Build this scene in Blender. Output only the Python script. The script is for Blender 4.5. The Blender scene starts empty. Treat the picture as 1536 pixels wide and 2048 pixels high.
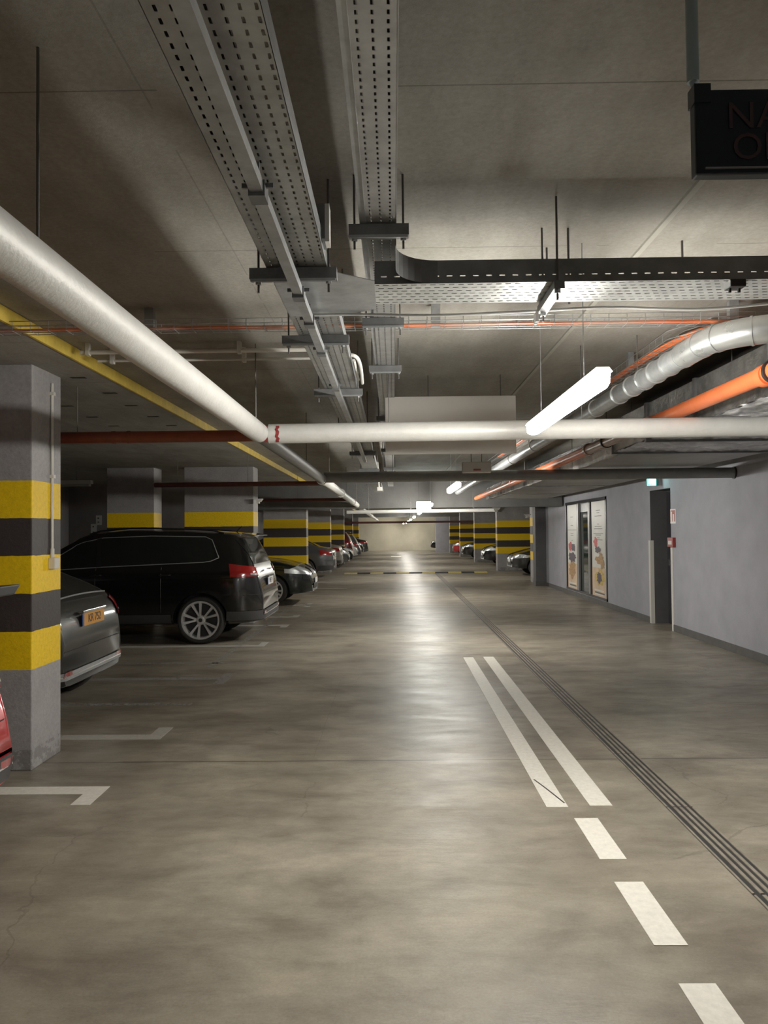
import bpy, bmesh, math, random
import numpy as np
from mathutils import Vector, Matrix
from mathutils.bvhtree import BVHTree
random.seed(7)
C = bpy.context.scene.collection
pi = math.pi
# ------------------------------------------------------------------ camera
F = 1540.0
CAM = Vector((0, 0, 1.6))
_Y = Vector((18 / F, -38.5 / F, -1)).normalized()          # world +Y seen from the camera
_r = math.radians(0.6)
_Z = Vector((-math.sin(_r), math.cos(_r), 0)); _Z = (_Z - _Z.dot(_Y) * _Y).normalized()
_X = _Y.cross(_Z)
R = Matrix((_X, _Y, _Z))
cd = bpy.data.cameras.new('camera'); cam = bpy.data.objects.new('camera', cd); C.objects.link(cam)
cd.sensor_fit = 'HORIZONTAL'; cd.sensor_width = 36; cd.lens = 36 * F / 1536; cd.clip_start = 0.02; cd.clip_end = 300
cam.matrix_world = Matrix.Translation(CAM) @ R.to_4x4()
bpy.context.scene.camera = cam
def ray(px, py): return R @ Vector(((px - 768) / F, -(py - 1024) / F, -1))
def at_z(px, py, z): d = ray(px, py); return CAM + d * ((z - CAM.z) / d.z)
def at_y(px, py, y): d = ray(px, py); return CAM + d * (y / d.y)
def at_x(px, py, x): d = ray(px, py); return CAM + d * (x / d.x)

# ------------------------------------------------------------------ materials
def nodes(name):
    m = bpy.data.materials.new(name); m.use_nodes = True
    nt = m.node_tree; nt.nodes.clear()
    out = nt.nodes.new('ShaderNodeOutputMaterial')
    return m, nt, out
class NB:
    def __init__(s, nt): s.nt = nt
    def n(s, t, **k):
        x = s.nt.nodes.new(t)
        for a, b in k.items(): setattr(x, a, b)
        return x
    def l(s, a, b): s.nt.links.new(a, b)
    def math(s, op, a, b=None, c=None, clamp=False):
        x = s.n('ShaderNodeMath', operation=op, use_clamp=clamp)
        for i, v in enumerate((a, b, c)):
            if v is None: continue
            if isinstance(v, (int, float)): x.inputs[i].default_value = v
            else: s.l(v, x.inputs[i])
        return x.outputs[0]
    def noise(s, vec, scale, detail=4, rough=.55, dist=0):
        x = s.n('ShaderNodeTexNoise'); x.inputs['Scale'].default_value = scale
        x.inputs['Detail'].default_value = detail; x.inputs['Roughness'].default_value = rough
        x.inputs['Distortion'].default_value = dist; s.l(vec, x.inputs['Vector']); return x.outputs[0]
    def ramp(s, fac, stops):
        x = s.n('ShaderNodeValToRGB'); e = x.color_ramp.elements
        while len(e) < len(stops): e.new(.5)
        for i, (p, c) in enumerate(stops):
            e[i].position = p; e[i].color = (*c, 1) if len(c) == 3 else c
        s.l(fac, x.inputs[0]); return x.outputs[0]
    def mix(s, fac, a, b, mode='MIX'):
        x = s.n('ShaderNodeMix', data_type='RGBA', blend_type=mode)
        for i, v in ((0, fac), (6, a), (7, b)):
            if isinstance(v, (int, float)): x.inputs[i].default_value = v
            elif isinstance(v, tuple): x.inputs[i].default_value = (*v, 1) if len(v) == 3 else v
            else: s.l(v, x.inputs[i])
        return x.outputs[2]
    def scale(s, vec, sc):
        x = s.n('ShaderNodeMapping'); x.inputs['Scale'].default_value = sc; s.l(vec, x.inputs['Vector']); return x.outputs[0]
def srgb(r, g, b):
    f = lambda c: (c / 255 / 12.92) if c <= 10 else ((c / 255 + .055) / 1.055) ** 2.4
    return (f(r), f(g), f(b))
def mat(name, col, rough=.5, metal=0, var=0, vscale=8, bump=0, bscale=60, coat=0, emis=None, es=0, rvar=0, spec=.5, trans=0):
    m, nt, out = nodes(name); b = NB(nt)
    p = b.n('ShaderNodeBsdfPrincipled'); b.l(p.outputs[0], out.inputs[0])
    p.inputs['Roughness'].default_value = rough; p.inputs['Metallic'].default_value = metal
    p.inputs['Specular IOR Level'].default_value = spec
    tc = b.n('ShaderNodeTexCoord').outputs['Object']
    if var:
        nz = b.noise(tc, vscale, 5, .6)
        lo = tuple(c * (1 - var) for c in col); hi = tuple(min(1, c * (1 + var)) for c in col)
        b.l(b.ramp(nz, [(.3, lo), (.7, hi)]), p.inputs['Base Color'])
    else: p.inputs['Base Color'].default_value = (*col, 1)
    if rvar:
        nz = b.noise(tc, vscale * 1.7, 4)
        b.l(b.math('MULTIPLY_ADD', nz, rvar * 2, rough - rvar), p.inputs['Roughness'])
    if bump:
        bp = b.n('ShaderNodeBump'); bp.inputs['Strength'].default_value = bump; bp.inputs['Distance'].default_value = .01
        b.l(b.noise(tc, bscale, 5), bp.inputs['Height']); b.l(bp.outputs[0], p.inputs['Normal'])
    if coat: p.inputs['Coat Weight'].default_value = coat; p.inputs['Coat Roughness'].default_value = .08
    if trans: p.inputs['Transmission Weight'].default_value = trans
    if emis: p.inputs['Emission Color'].default_value = (*emis, 1); p.inputs['Emission Strength'].default_value = es
    return m
def floor_mat():
    m, nt, out = nodes('polished_concrete_floor'); b = NB(nt)
    p = b.n('ShaderNodeBsdfPrincipled'); b.l(p.outputs[0], out.inputs[0])
    tc = b.n('ShaderNodeTexCoord').outputs['Object']
    big = b.noise(tc, .55, 6, .62, .6); mid = b.noise(b.scale(tc, (1, 1.9, 1)), 1.3, 9, .68, .35); fine = b.noise(tc, 90, 3, .7)
    base = b.ramp(big, [(.3, (.168, .144, .114)), (.5, (.246, .217, .172)), (.7, (.352, .316, .255))])
    c2 = b.ramp(mid, [(.32, (.55, .52, .49)), (.5, (.97, .97, .96)), (.66, (1.3, 1.3, 1.26))])
    col = b.mix(.85, base, c2, 'MULTIPLY')
    col = b.mix(.5, col, b.ramp(fine, [(.3, (.72, .72, .72)), (.7, (1.22, 1.22, 1.22))]), 'MULTIPLY')
    # hairline cracks and swirl marks of the power trowel
    sep = b.n('ShaderNodeSeparateXYZ'); b.l(tc, sep.inputs[0]); X, Y = sep.outputs[0], sep.outputs[1]
    wob = b.math('MULTIPLY', b.noise(tc, 3, 3), .02)
    yy = b.math('ADD', Y, wob)
    def line(v, pos, w): return b.math('LESS_THAN', b.math('ABSOLUTE', b.math('SUBTRACT', v, pos)), w)
    j = line(yy, 5.43, .008)
    for q in (16.2, 27, 37.8): j = b.math('MAXIMUM', j, line(yy, q, .006))
    j2 = b.math('MULTIPLY', line(b.math('ADD', X, wob), -.57, .003), b.math('LESS_THAN', Y, 8.4)); j2 = b.math('MULTIPLY', j2, b.math('GREATER_THAN', Y, 5.5))
    j = b.math('MAXIMUM', j, b.math('MULTIPLY', j2, .35))
    vor = b.n('ShaderNodeTexVoronoi', feature='DISTANCE_TO_EDGE'); vor.inputs['Scale'].default_value = .55
    dn = b.n('ShaderNodeVectorMath', operation='MULTIPLY_ADD'); nn = b.n('ShaderNodeTexNoise'); nn.inputs['Scale'].default_value = 1.3; nn.inputs['Detail'].default_value = 6; b.l(tc, nn.inputs['Vector'])
    b.l(nn.outputs[1], dn.inputs[0]); dn.inputs[1].default_value = (.9, .9, 0); b.l(tc, dn.inputs[2]); b.l(dn.outputs[0], vor.inputs['Vector'])
    ck = b.math('MULTIPLY', b.math('LESS_THAN', vor.outputs[0], .0022), b.math('GREATER_THAN', b.noise(tc, .8, 2), .54))
    j = b.math('MAXIMUM', j, b.math('MULTIPLY', ck, .4))
    # joints, then floor colour darker towards the left bays
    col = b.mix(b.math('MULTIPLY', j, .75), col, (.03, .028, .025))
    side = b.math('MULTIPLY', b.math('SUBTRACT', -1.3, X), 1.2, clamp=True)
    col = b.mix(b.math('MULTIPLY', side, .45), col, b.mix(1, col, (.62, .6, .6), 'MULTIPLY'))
    col = b.mix(.7, col, b.ramp(b.noise(b.scale(tc, (1, 1.6, 1)), 5.5, 8, .74, .3), [(.33, (.72, .70, .67)), (.52, (1, 1, 1)), (.68, (1.18, 1.17, 1.13))]), 'MULTIPLY')
    b.l(col, p.inputs['Base Color'])
    rn = b.noise(b.scale(tc, (1, 3.2, 1)), 1.1, 6, .7, .5)
    b.l(b.math('MULTIPLY_ADD', rn, .55, .13), p.inputs['Roughness'])
    p.inputs['Specular IOR Level'].default_value = .5
    bp = b.n('ShaderNodeBump'); bp.inputs['Strength'].default_value = .32; bp.inputs['Distance'].default_value = .006
    b.l(b.noise(b.scale(tc, (1, 4, 1)), 7, 7, .7), bp.inputs['Height']); b.l(bp.outputs[0], p.inputs['Normal'])
    return m
def ceil_mat():
    m, nt, out = nodes('board_marked_concrete'); b = NB(nt)
    p = b.n('ShaderNodeBsdfPrincipled'); b.l(p.outputs[0], out.inputs[0]); p.inputs['Roughness'].default_value = .85
    tc = b.n('ShaderNodeTexCoord').outputs['Object']
    sep = b.n('ShaderNodeSeparateXYZ'); b.l(tc, sep.inputs[0]); X, Y = sep.outputs[0], sep.outputs[1]
    col = b.ramp(b.noise(tc, .9, 6, .65, .4), [(.3, (.215, .202, .178)), (.7, (.335, .32, .285))])
    col = b.mix(.6, col, b.ramp(b.noise(b.scale(tc, (3, .7, 1)), 2, 5, .6), [(.35, (.75, .74, .72)), (.65, (1.15, 1.15, 1.15))]), 'MULTIPLY')
    col = b.mix(.6, col, b.ramp(b.noise(tc, 55, 4, .7), [(.3, (.75, .75, .75)), (.7, (1.2, 1.2, 1.2))]), 'MULTIPLY')
    def grid(v, per, off, w): return b.math('LESS_THAN', b.math('ABSOLUTE', b.math('SUBTRACT', b.math('FRACT', b.math('DIVIDE', b.math('SUBTRACT', v, off), per)), .5)), w / per)
    g = b.math('MAXIMUM', grid(Y, 1.25, 2.15 - .625, .003), b.math('MULTIPLY', grid(X, 2.5, .55, .003), .5))
    g = b.math('MULTIPLY', g, b.math('GREATER_THAN', b.noise(tc, 1.4, 3), .44))
    col = b.mix(b.math('MULTIPLY', g, .6), col, (.05, .04, .035))
    b.l(col, p.inputs['Base Color'])
    bp = b.n('ShaderNodeBump'); bp.inputs['Strength'].default_value = .3; bp.inputs['Distance'].default_value = .01
    b.l(b.noise(tc, 26, 8, .75), bp.inputs['Height']); b.l(bp.outputs[0], p.inputs['Normal'])
    return m
def pillar_mat():
    m, nt, out = nodes('pillar_paint_bands'); b = NB(nt)
    p = b.n('ShaderNodeBsdfPrincipled'); b.l(p.outputs[0], out.inputs[0]); p.inputs['Roughness'].default_value = .55
    ge = b.n('ShaderNodeNewGeometry'); sep = b.n('ShaderNodeSeparateXYZ'); b.l(ge.outputs['Position'], sep.inputs[0]); Z = sep.outputs[2]
    tc = b.n('ShaderNodeTexCoord').outputs['Object']
    Z = b.math('ADD', Z, b.math('MULTIPLY_ADD', b.noise(tc, 12, 3), .012, -.006))
    k = b.math('DIVIDE', b.math('SUBTRACT', Z, .681), .2586)
    inb = b.math('MULTIPLY', b.math('GREATER_THAN', k, 0), b.math('LESS_THAN', k, 5))
    par = b.math('GREATER_THAN', b.math('FRACT', b.math('MULTIPLY', k, .5)), .5)
    band = b.mix(par, (.98, .63, .004), (.042, .034, .034))
    grey = b.ramp(b.noise(tc, 3, 6, .65), [(.3, (.29, .28, .285)), (.7, (.40, .385, .39))])
    col = b.mix(inb, grey, band)
    col = b.mix(.5, col, b.ramp(b.noise(tc, 40, 4, .7), [(.3, (.7, .7, .7)), (.7, (1.2, 1.2, 1.2))]), 'MULTIPLY')
    low = b.math('MULTIPLY', b.math('LESS_THAN', Z, .14), b.math('GREATER_THAN', b.noise(tc, 7, 5, .7), .5))
    col = b.mix(b.math('MULTIPLY', low, .5), col, (.12, .11, .10))
    b.l(col, p.inputs['Base Color'])
    bp = b.n('ShaderNodeBump'); bp.inputs['Strength'].default_value = .35; bp.inputs['Distance'].default_value = .008
    b.l(b.noise(tc, 30, 5, .7), bp.inputs['Height']); b.l(bp.outputs[0], p.inputs['Normal'])
    return m
def slot_mat(name, la, ca, lp, lduty, cp, cduty, lo, co, stag, col=(.42, .44, .45), cmin=None, cmax=None):
    """galvanised sheet punched with slots: la/ca = index of the long and the cross axis"""
    m, nt, out = nodes(name); b = NB(nt)
    p = b.n('ShaderNodeBsdfPrincipled'); p.inputs['Metallic'].default_value = .75; p.inputs['Roughness'].default_value = .42
    tc = b.n('ShaderNodeTexCoord').outputs['Object']; sep = b.n('ShaderNodeSeparateXYZ'); b.l(tc, sep.inputs[0])
    L, K = sep.outputs[la], sep.outputs[ca]
    c = b.ramp(b.noise(tc, 9, 5, .6), [(.3, tuple(x * .72 for x in col)), (.7, tuple(x * 1.15 for x in col))]); b.l(c, p.inputs['Base Color'])
    kk = b.math('DIVIDE', b.math('SUBTRACT', K, co), cp); row = b.math('FLOOR', kk)
    fr = b.math('ABSOLUTE', b.math('SUBTRACT', b.math('FRACT', kk), .5))
    ll = b.math('ADD', b.math('DIVIDE', b.math('SUBTRACT', L, lo), lp), b.math('MULTIPLY', b.math('MODULO', b.math('ADD', row, 100), 2), stag))
    fl = b.math('ABSOLUTE', b.math('SUBTRACT', b.math('FRACT', ll), .5))
    hole = b.math('MULTIPLY', b.math('LESS_THAN', fr, cduty / 2), b.math('LESS_THAN', fl, lduty / 2))
    t = b.n('ShaderNodeBsdfTransparent'); mx = b.n('ShaderNodeMixShader')
    b.l(hole, mx.inputs[0]); b.l(p.outputs[0], mx.inputs[1]); b.l(t.outputs[0], mx.inputs[2]); b.l(mx.outputs[0], out.inputs[0])
    return m

M = dict(
    floor=floor_mat(), ceil=ceil_mat(), pillar=pillar_mat(),
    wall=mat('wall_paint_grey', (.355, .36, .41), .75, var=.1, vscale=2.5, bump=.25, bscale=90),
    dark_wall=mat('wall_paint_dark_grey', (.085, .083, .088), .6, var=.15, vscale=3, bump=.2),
    grey_wall=mat('wall_render_grey', (.26, .25, .26), .7, var=.2, vscale=1.5, bump=.3, bscale=40),  # plain mid-grey render, one overall tone
    far_wall=mat('far_wall_concrete', (.62, .57, .44), .8, var=.12, vscale=.8, bump=.2),
    base=mat('baseboard_dark_grey', (.085, .083, .08), .6, var=.2, vscale=6),
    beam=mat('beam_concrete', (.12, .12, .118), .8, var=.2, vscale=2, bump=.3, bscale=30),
    yellow_edge=mat('yellow_painted_edge', (.62, .44, .06), .6, var=.2, vscale=8),
    white_paint=None, worn_paint=None,
    lagging=mat('pipe_lagging_silver', (.74, .74, .71), .5, metal=.2, var=.06, vscale=10, bump=.22, bscale=55),
    lagging_dark=mat('pipe_lagging_grey', (.20, .20, .195), .5, metal=.3, var=.1, vscale=10, bump=.2, bscale=55),
    red_pipe=mat('pipe_red_primer', (.21, .052, .03), .45, var=.15, vscale=9),
    red_dark=mat('pipe_dark_red', (.10, .03, .025), .5, var=.2, vscale=9),
    orange=mat('pvc_orange', (.80, .17, .05), .38, var=.1, vscale=6),
    orange_brown=mat('pvc_brown', (.30, .17, .12), .3, var=.15, vscale=6),
    orange_cable=mat('cable_orange', (.75, .16, .04), .5),
    galv=mat('galvanised_steel', (.40, .42, .43), .4, metal=.75, var=.2, vscale=14, rvar=.08),
    galv_dark=mat('galvanised_steel_dull', (.17, .175, .18), .5, metal=.6, var=.2, vscale=14),
    galv_bright=mat('galvanised_duct', (.58, .60, .60), .3, metal=.85, var=.15, vscale=5, rvar=.1, bump=.08, bscale=9),
    foil=None,
    duct_under=mat('duct_insulation_grey', (.30, .295, .285), .5, metal=.25, var=.25, vscale=1.3, bump=.4, bscale=5),
    steel_rod=mat('threaded_rod', (.13, .125, .12), .5, metal=.7),
    conduit=mat('conduit_off_white', (.66, .64, .58), .5, var=.08),
    cable_grey=mat('cable_light_grey', (.45, .45, .43), .5),
    cable_black=mat('cable_black', (.03, .03, .03), .5),
    panel_white=mat('panel_off_white', (.68, .66, .62), .6, var=.05, vscale=3),
    white=mat('plastic_white', (.75, .74, .70), .45),
    lamp_body=mat('lamp_housing', (.8, .8, .77), .5, emis=(1, .97, .9), es=.5),  # slight emission added so the housing looks lit by its tube
    lamp_grey=mat('lamp_housing_grey', (.5, .5, .48), .5),
    lamp_lit=mat('lamp_diffuser_lit', (.9, .9, .88), .4, emis=(1.0, .955, .855), es=42),
    lamp_off=mat('lamp_diffuser_unlit', (.35, .35, .34), .3),
    box_lit=mat('light_box_face', (.8, .9, .85), .5, emis=(.86, 1, .95), es=14),
    exit_lit=mat('exit_sign_face', (.05, .6, .5), .4, emis=(.05, .95, .82), es=1.6),
    exit_white=mat('exit_sign_symbol', (.9, 1, 1), .4, emis=(.75, 1, 1), es=2.2),
    sign_dark=mat('sign_dark_blue', (.010, .017, .026), .35, var=.2, vscale=6),
    sign_text=mat('sign_text_dim_red', (.060, .034, .040), .5),
    sign_pole=mat('sign_pole_blue_grey', (.34, .43, .45), .45),
    black=mat('plastic_black', (.012, .012, .013), .45),
    rubber=mat('tyre_rubber', (.022, .021, .020), .75, bump=.2, bscale=80),
    bump_black=mat('rubber_black', (.03, .03, .03), .7, var=.2),
    bump_yellow=mat('rubber_yellow', (.62, .50, .16), .6, var=.25, vscale=20),
    glass=mat('car_glass_tinted', (.012, .014, .014), .06, spec=.6),
    alloy=mat('alloy_silver', (.80, .80, .80), .3, metal=.5),
    chrome=mat('chrome', (.75, .75, .75), .15, metal=1),
    clad=mat('cladding_grey', (.045, .045, .048), .5),
    bumper_silver=mat('bumper_trim_silver', (.42, .43, .45), .35, metal=.5),
    tail=mat('tail_lamp_red', (.30, .012, .012), .15, coat=1),
    head=mat('head_lamp_clear', (.62, .66, .68), .12, metal=.55, bump=.6, bscale=28),
    plate_w=mat('plate_white', (.78, .78, .76), .4),
    plate_y=mat('plate_amber', (.80, .36, .05), .4),
    plate_b=mat('plate_blue', (.03, .10, .35), .4),
    ink=mat('ink_black', (.02, .02, .02), .5),
    red=mat('red_plastic', (.28, .03, .03), .4),
    red_sign=mat('sign_red', (.42, .10, .08), .5),
    poster=mat('poster_white', (.72, .72, .68), .35, var=.04, vscale=3),
    food_red=mat('poster_red', (.62, .07, .08), .4, var=.45, vscale=18),
    food_dark=mat('poster_plum', (.07, .05, .08), .4, var=.5, vscale=14),
    food_tan=mat('poster_tan', (.42, .24, .10), .4, var=.6, vscale=22),
    food_gold=mat('poster_gold', (.62, .44, .10), .4, var=.4, vscale=22),
    poster_fade=mat('poster_peach', (.70, .52, .36), .4, var=.15, vscale=5),
    shop_glass=mat('shop_glass_dark', (.018, .028, .026), .04, spec=.9),
    frame_dark=mat('frame_dark_aluminium', (.045, .045, .055), .35, metal=.4),
    frame_light=mat('frame_grey_aluminium', (.33, .33, .33), .35, metal=.6),
)
def paint_mat(name, col, wear):
    m, nt, out = nodes(name); b = NB(nt)
    p = b.n('ShaderNodeBsdfPrincipled'); p.inputs['Roughness'].default_value = .5
    tc = b.n('ShaderNodeTexCoord').outputs['Object']
    c = b.ramp(b.noise(tc, 30, 6, .7), [(.3, tuple(x * .8 for x in col)), (.65, col)]); b.l(c, p.inputs['Base Color'])
    t = b.n('ShaderNodeBsdfTransparent'); mx = b.n('ShaderNodeMixShader')
    sc = b.noise(b.scale(tc, (9, 2.5, 1)), 5, 8, .75, .8)
    b.l(b.math('GREATER_THAN', sc, wear), mx.inputs[0]); b.l(p.outputs[0], mx.inputs[1]); b.l(t.outputs[0], mx.inputs[2]); b.l(mx.outputs[0], out.inputs[0])
    return m
M['white_paint'] = paint_mat('road_paint_white', (.80, .77, .69), .70)
M['worn_paint'] = paint_mat('road_paint_worn', (.44, .42, .38), .60)
M['faded_paint'] = paint_mat('road_paint_faded', (.30, .285, .26), .52)
M['chalk'] = paint_mat('road_paint_scuff', (.34, .33, .31), .47)
def foil_mat():
    m, nt, out = nodes('crinkled_foil'); b = NB(nt)
    p = b.n('ShaderNodeBsdfPrincipled'); b.l(p.outputs[0], out.inputs[0])
    p.inputs['Metallic'].default_value = .9; p.inputs['Roughness'].default_value = .22; p.inputs['Base Color'].default_value = (.50, .50, .50, 1)
    tc = b.n('ShaderNodeTexCoord').outputs['Object']
    bp = b.n('ShaderNodeBump'); bp.inputs['Strength'].default_value = 1; bp.inputs['Distance'].default_value = .12
    b.l(b.noise(tc, 9, 8, .7, 1.5), bp.inputs['Height']); b.l(bp.outputs[0], p.inputs['Normal'])
    b.l(b.ramp(b.noise(tc, 2.4, 6, .7), [(.35, (.22, .22, .22)), (.6, (.85, .85, .85))]), p.inputs['Base Color'])  # pale and dark patches in the colour stand in for foil sheen
    return m
M['foil'] = foil_mat()

# ------------------------------------------------------------------ mesh helpers
class MB:
    def __init__(s): s.v = []; s.f = []; s.m = []
    def add(s, vs, fs, mi=0):
        k = len(s.v); s.v += [tuple(p) for p in vs]; s.f += [tuple(i + k for i in f) for f in fs]; s.m += [mi] * len(fs)
        return s
    def box(s, x0, x1, y0, y1, z0, z1, mi=0):
        x0, x1 = min(x0, x1), max(x0, x1); y0, y1 = min(y0, y1), max(y0, y1); z0, z1 = min(z0, z1), max(z0, z1)
        return s.add([(x0, y0, z0), (x1, y0, z0), (x1, y1, z0), (x0, y1, z0), (x0, y0, z1), (x1, y0, z1), (x1, y1, z1), (x0, y1, z1)],
                     [(0, 3, 2, 1), (4, 5, 6, 7), (0, 1, 5, 4), (1, 2, 6, 5), (2, 3, 7, 6), (3, 0, 4, 7)], mi)
    def sweep(s, pts, prof, up=Vector((0, 0, 1)), cap=True, mi=0, scale=None):
        pts = [Vector(p) for p in pts]; n = len(prof); rings = []
        for i, p in enumerate(pts):
            a = pts[max(0, i - 1)]; c = pts[min(len(pts) - 1, i + 1)]
            t = (c - a).normalized(); u = up if abs(t.dot(up)) < .98 else Vector((1, 0, 0))
            r = t.cross(u).normalized(); w = r.cross(t); k = 1 if scale is None else scale[i]
            rings.append([p + r * (x * k) + w * (y * k) for x, y in prof])
        vs = [q for rr in rings for q in rr]; fs = []
        for i in range(len(pts) - 1):
            for j in range(n):
                fs.append((i * n + j, i * n + (j + 1) % n, (i + 1) * n + (j + 1) % n, (i + 1) * n + j))
        if cap: fs.append(tuple(range(n - 1, -1, -1))); fs.append(tuple((len(pts) - 1) * n + j for j in range(n)))
        return s.add(vs, fs, mi)
    def tube(s, pts, r, n=12, cap=True, mi=0, scale=None):
        return s.sweep(pts, [(r * math.cos(2 * pi * k / n), r * math.sin(2 * pi * k / n)) for k in range(n)], cap=cap, mi=mi, scale=scale)
    def lathe(s, prof, n=32, mi=0):        # prof: (radius, y) around the y axis
        k = len(prof); vs = []; fs = []
        for i in range(n):
            a = 2 * pi * i / n
            vs += [(r * math.cos(a), y, r * math.sin(a)) for r, y in prof]
        for i in range(n):
            for j in range(k - 1):
                fs.append((i * k + j, i * k + j + 1, ((i + 1) % n) * k + j + 1, ((i + 1) % n) * k + j))
        return s.add(vs, fs, mi)
    def poly(s, pts, mi=0): return s.add(pts, [tuple(range(len(pts)))], mi)
    def build(s, name, mats, parent=None, smooth=False, bevel=0, loc=None, fix=True, angle=35):
        me = bpy.data.meshes.new(name); me.from_pydata(s.v, [], s.f)
        for m in (mats if isinstance(mats, (list, tuple)) else [mats]): me.materials.append(m)
        me.polygons.foreach_set('material_index', s.m)
        if fix:
            bm = bmesh.new(); bm.from_mesh(me); bmesh.ops.recalc_face_normals(bm, faces=bm.faces)
            if bevel: bmesh.ops.bevel(bm, geom=list(bm.edges), offset=bevel, segments=2, affect='EDGES', profile=.6)
            bm.to_mesh(me); bm.free()
        if smooth: me.shade_smooth(); me.set_sharp_from_angle(angle=math.radians(angle))
        o = bpy.data.objects.new(name, me); C.objects.link(o)
        if loc is not None: o.location = loc
        if parent is not None:
            o.parent = parent
            if loc is None and parent.get('_abs'): o.location = -Vector(parent.location)
            elif loc is None and parent.parent is not None and parent.parent.get('_abs'): pass
        return o
def tag(o, label=None, cat=None, group=None, kind=None):
    for k, v in (('label', label), ('category', cat), ('group', group), ('kind', kind)):
        if v: o[k] = v
    return o
def empty(name, loc, label, cat, group=None, absolute=True, rz=0):
    o = bpy.data.objects.new(name, None); C.objects.link(o); o.location = loc; o.rotation_euler[2] = rz; o.empty_display_size = .1
    if absolute: o['_abs'] = 1
    return tag(o, label, cat, group)
def copy_tree(o, parent=None):
    c = o.copy(); C.objects.link(c); c.parent = parent
    for ch in o.children: copy_tree(ch, c)
    return c
def struct(name, mb, m, **k): return tag(mb.build(name, m, **k), kind='structure')
def text_mb(s, size, depth=.001):
    cu = bpy.data.curves.new('t', 'FONT'); cu.body = s; cu.size = size; cu.extrude = depth; cu.align_x = 'CENTER'; cu.align_y = 'CENTER'; cu.resolution_u = 3
    ob = bpy.data.objects.new('t', cu); C.objects.link(ob); bpy.context.view_layer.update()
    me = bpy.data.meshes.new_from_object(ob.evaluated_get(bpy.context.evaluated_depsgraph_get()))
    vs = [v.co.copy() for v in me.vertices]; fs = [tuple(p.vertices) for p in me.polygons]
    bpy.data.objects.remove(ob); bpy.data.curves.remove(cu); bpy.data.meshes.remove(me)
    return vs, fs
def text(s, size, mtx, name, m, parent):
    vs, fs = text_mb(s, size); return MB().add([mtx @ v for v in vs], fs).build(name, m, parent, fix=False)
def frame_mtx(o, x, y):
    x = Vector(x).normalized(); y = Vector(y).normalized(); z = x.cross(y)
    m = Matrix((x, y, z)).transposed().to_4x4(); m.translation = Vector(o); return m
def arc(cx, cy, r, a0, a1, n): return [(cx + r * math.cos(a0 + (a1 - a0) * i / n), cy + r * math.sin(a0 + (a1 - a0) * i / n)) for i in range(n + 1)]
EXPOSURE = 1.88
# ================================================================== SETTING
CZ, PZ = 2.86, 2.775          # aisle ceiling, lower slab above the bays
WX = 4.36                     # right wall face
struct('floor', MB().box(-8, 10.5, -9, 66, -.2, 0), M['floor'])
struct('ceiling', MB().box(-2.13, 10.5, -9, 66, CZ, CZ + .25), M['ceil'])
struct('ceiling_bays', MB().box(-8, -2.13, -9, 66, PZ, CZ + .25), M['ceil'])
struct('trim_1', MB().box(-2.135, -2.118, -9, 66, PZ - .004, CZ - .005), M['yellow_edge'])
struct('trim_2', MB().box(1.115, 1.14, -9, 20, CZ - .012, CZ), mat('ceiling_seam', (.33, .32, .28), .7))
struct('wall_left', MB().box(-8, -7.7, -9, 66, 0, PZ), M['grey_wall'])
struct('wall_far', MB().box(-8, 10.5, 64, 64.3, 0, CZ), M['far_wall'])
struct('wall_behind', MB().box(-8, 10.5, -9.3, -9, 0, CZ), M['wall'])
struct('wall_far_right', MB().box(9.6, 9.9, 22.4, 64, 0, CZ), M['grey_wall'])
struct('wall_shop_end', MB().box(WX + .3, 9.7, 22.1, 22.4, 0, CZ), M['grey_wall'])
dY0, dY1, dZ = 12.13, 13.10, 2.24
sY0, sY1, sZ0, sZ1 = 15.75, 19.45, .12, 2.27
w = MB()
for y0, y1, z0, z1 in ((-9, dY0, 0, CZ), (dY0, dY1, dZ, CZ), (dY1, sY0, 0, CZ), (sY0, sY1, sZ1, CZ), (sY0, sY1, 0, sZ0), (sY1, 22.4, 0, CZ)):
    w.box(WX, WX + .34, y0, y1, z0, z1)
struct('wall_right', w, M['wall'])
struct('wall_recess', MB().box(WX + .28, WX + .338, dY0 + .001, dY1 - .001, 0, dZ - .002).box(WX + .001, WX + .28, dY1 - .004, dY1 + .002, 0, dZ).box(WX + .001, WX + .34, dY0, dY1, dZ - .004, dZ), M['dark_wall'])
struct('wall_partition', MB().box(3.15, 4.15, 57, 57.3, 0, 2.6), M['wall'])
struct('trim_3', MB().box(4.06, WX + .01, 22.02, 22.42, 0, 2.3), M['dark_wall'])
struct('trim_4', MB().box(4.05, WX + .01, 22.01, 22.43, 0, .14), M['base'])
b_ = MB()
for y0, y1 in ((-9, dY0 - .06), (dY1 + .06, 22.02)): b_.box(WX - .012, WX + .01, y0, y1, 0, .105)
struct('baseboard_right', b_, M['base'])
d = MB().box(WX + .262, WX + .279, dY0 + .05, dY1 - .05, .01, dZ - .03)
dr = struct('door_1', d, mat('door_dark', (.03, .03, .037), .5))  # colour darkened to give the shadowed inner strip of the doorway
MB().box(WX + .25, WX + .264, dY0 + .05, dY0 + .10, .0, dZ - .03).build('door_frame', M['frame_dark'], dr)
MB().box(WX + .24, WX + .264, dY1 - .16, dY1 - .12, .98, 1.08).build('door_handle', M['chrome'], dr)
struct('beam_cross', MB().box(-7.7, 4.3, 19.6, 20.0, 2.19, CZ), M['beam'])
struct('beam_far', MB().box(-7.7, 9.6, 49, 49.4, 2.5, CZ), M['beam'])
struct('beam_left', MB().box(-7.7, -4.3, 18.2, 18.5, 0, PZ), M['grey_wall'])

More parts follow.
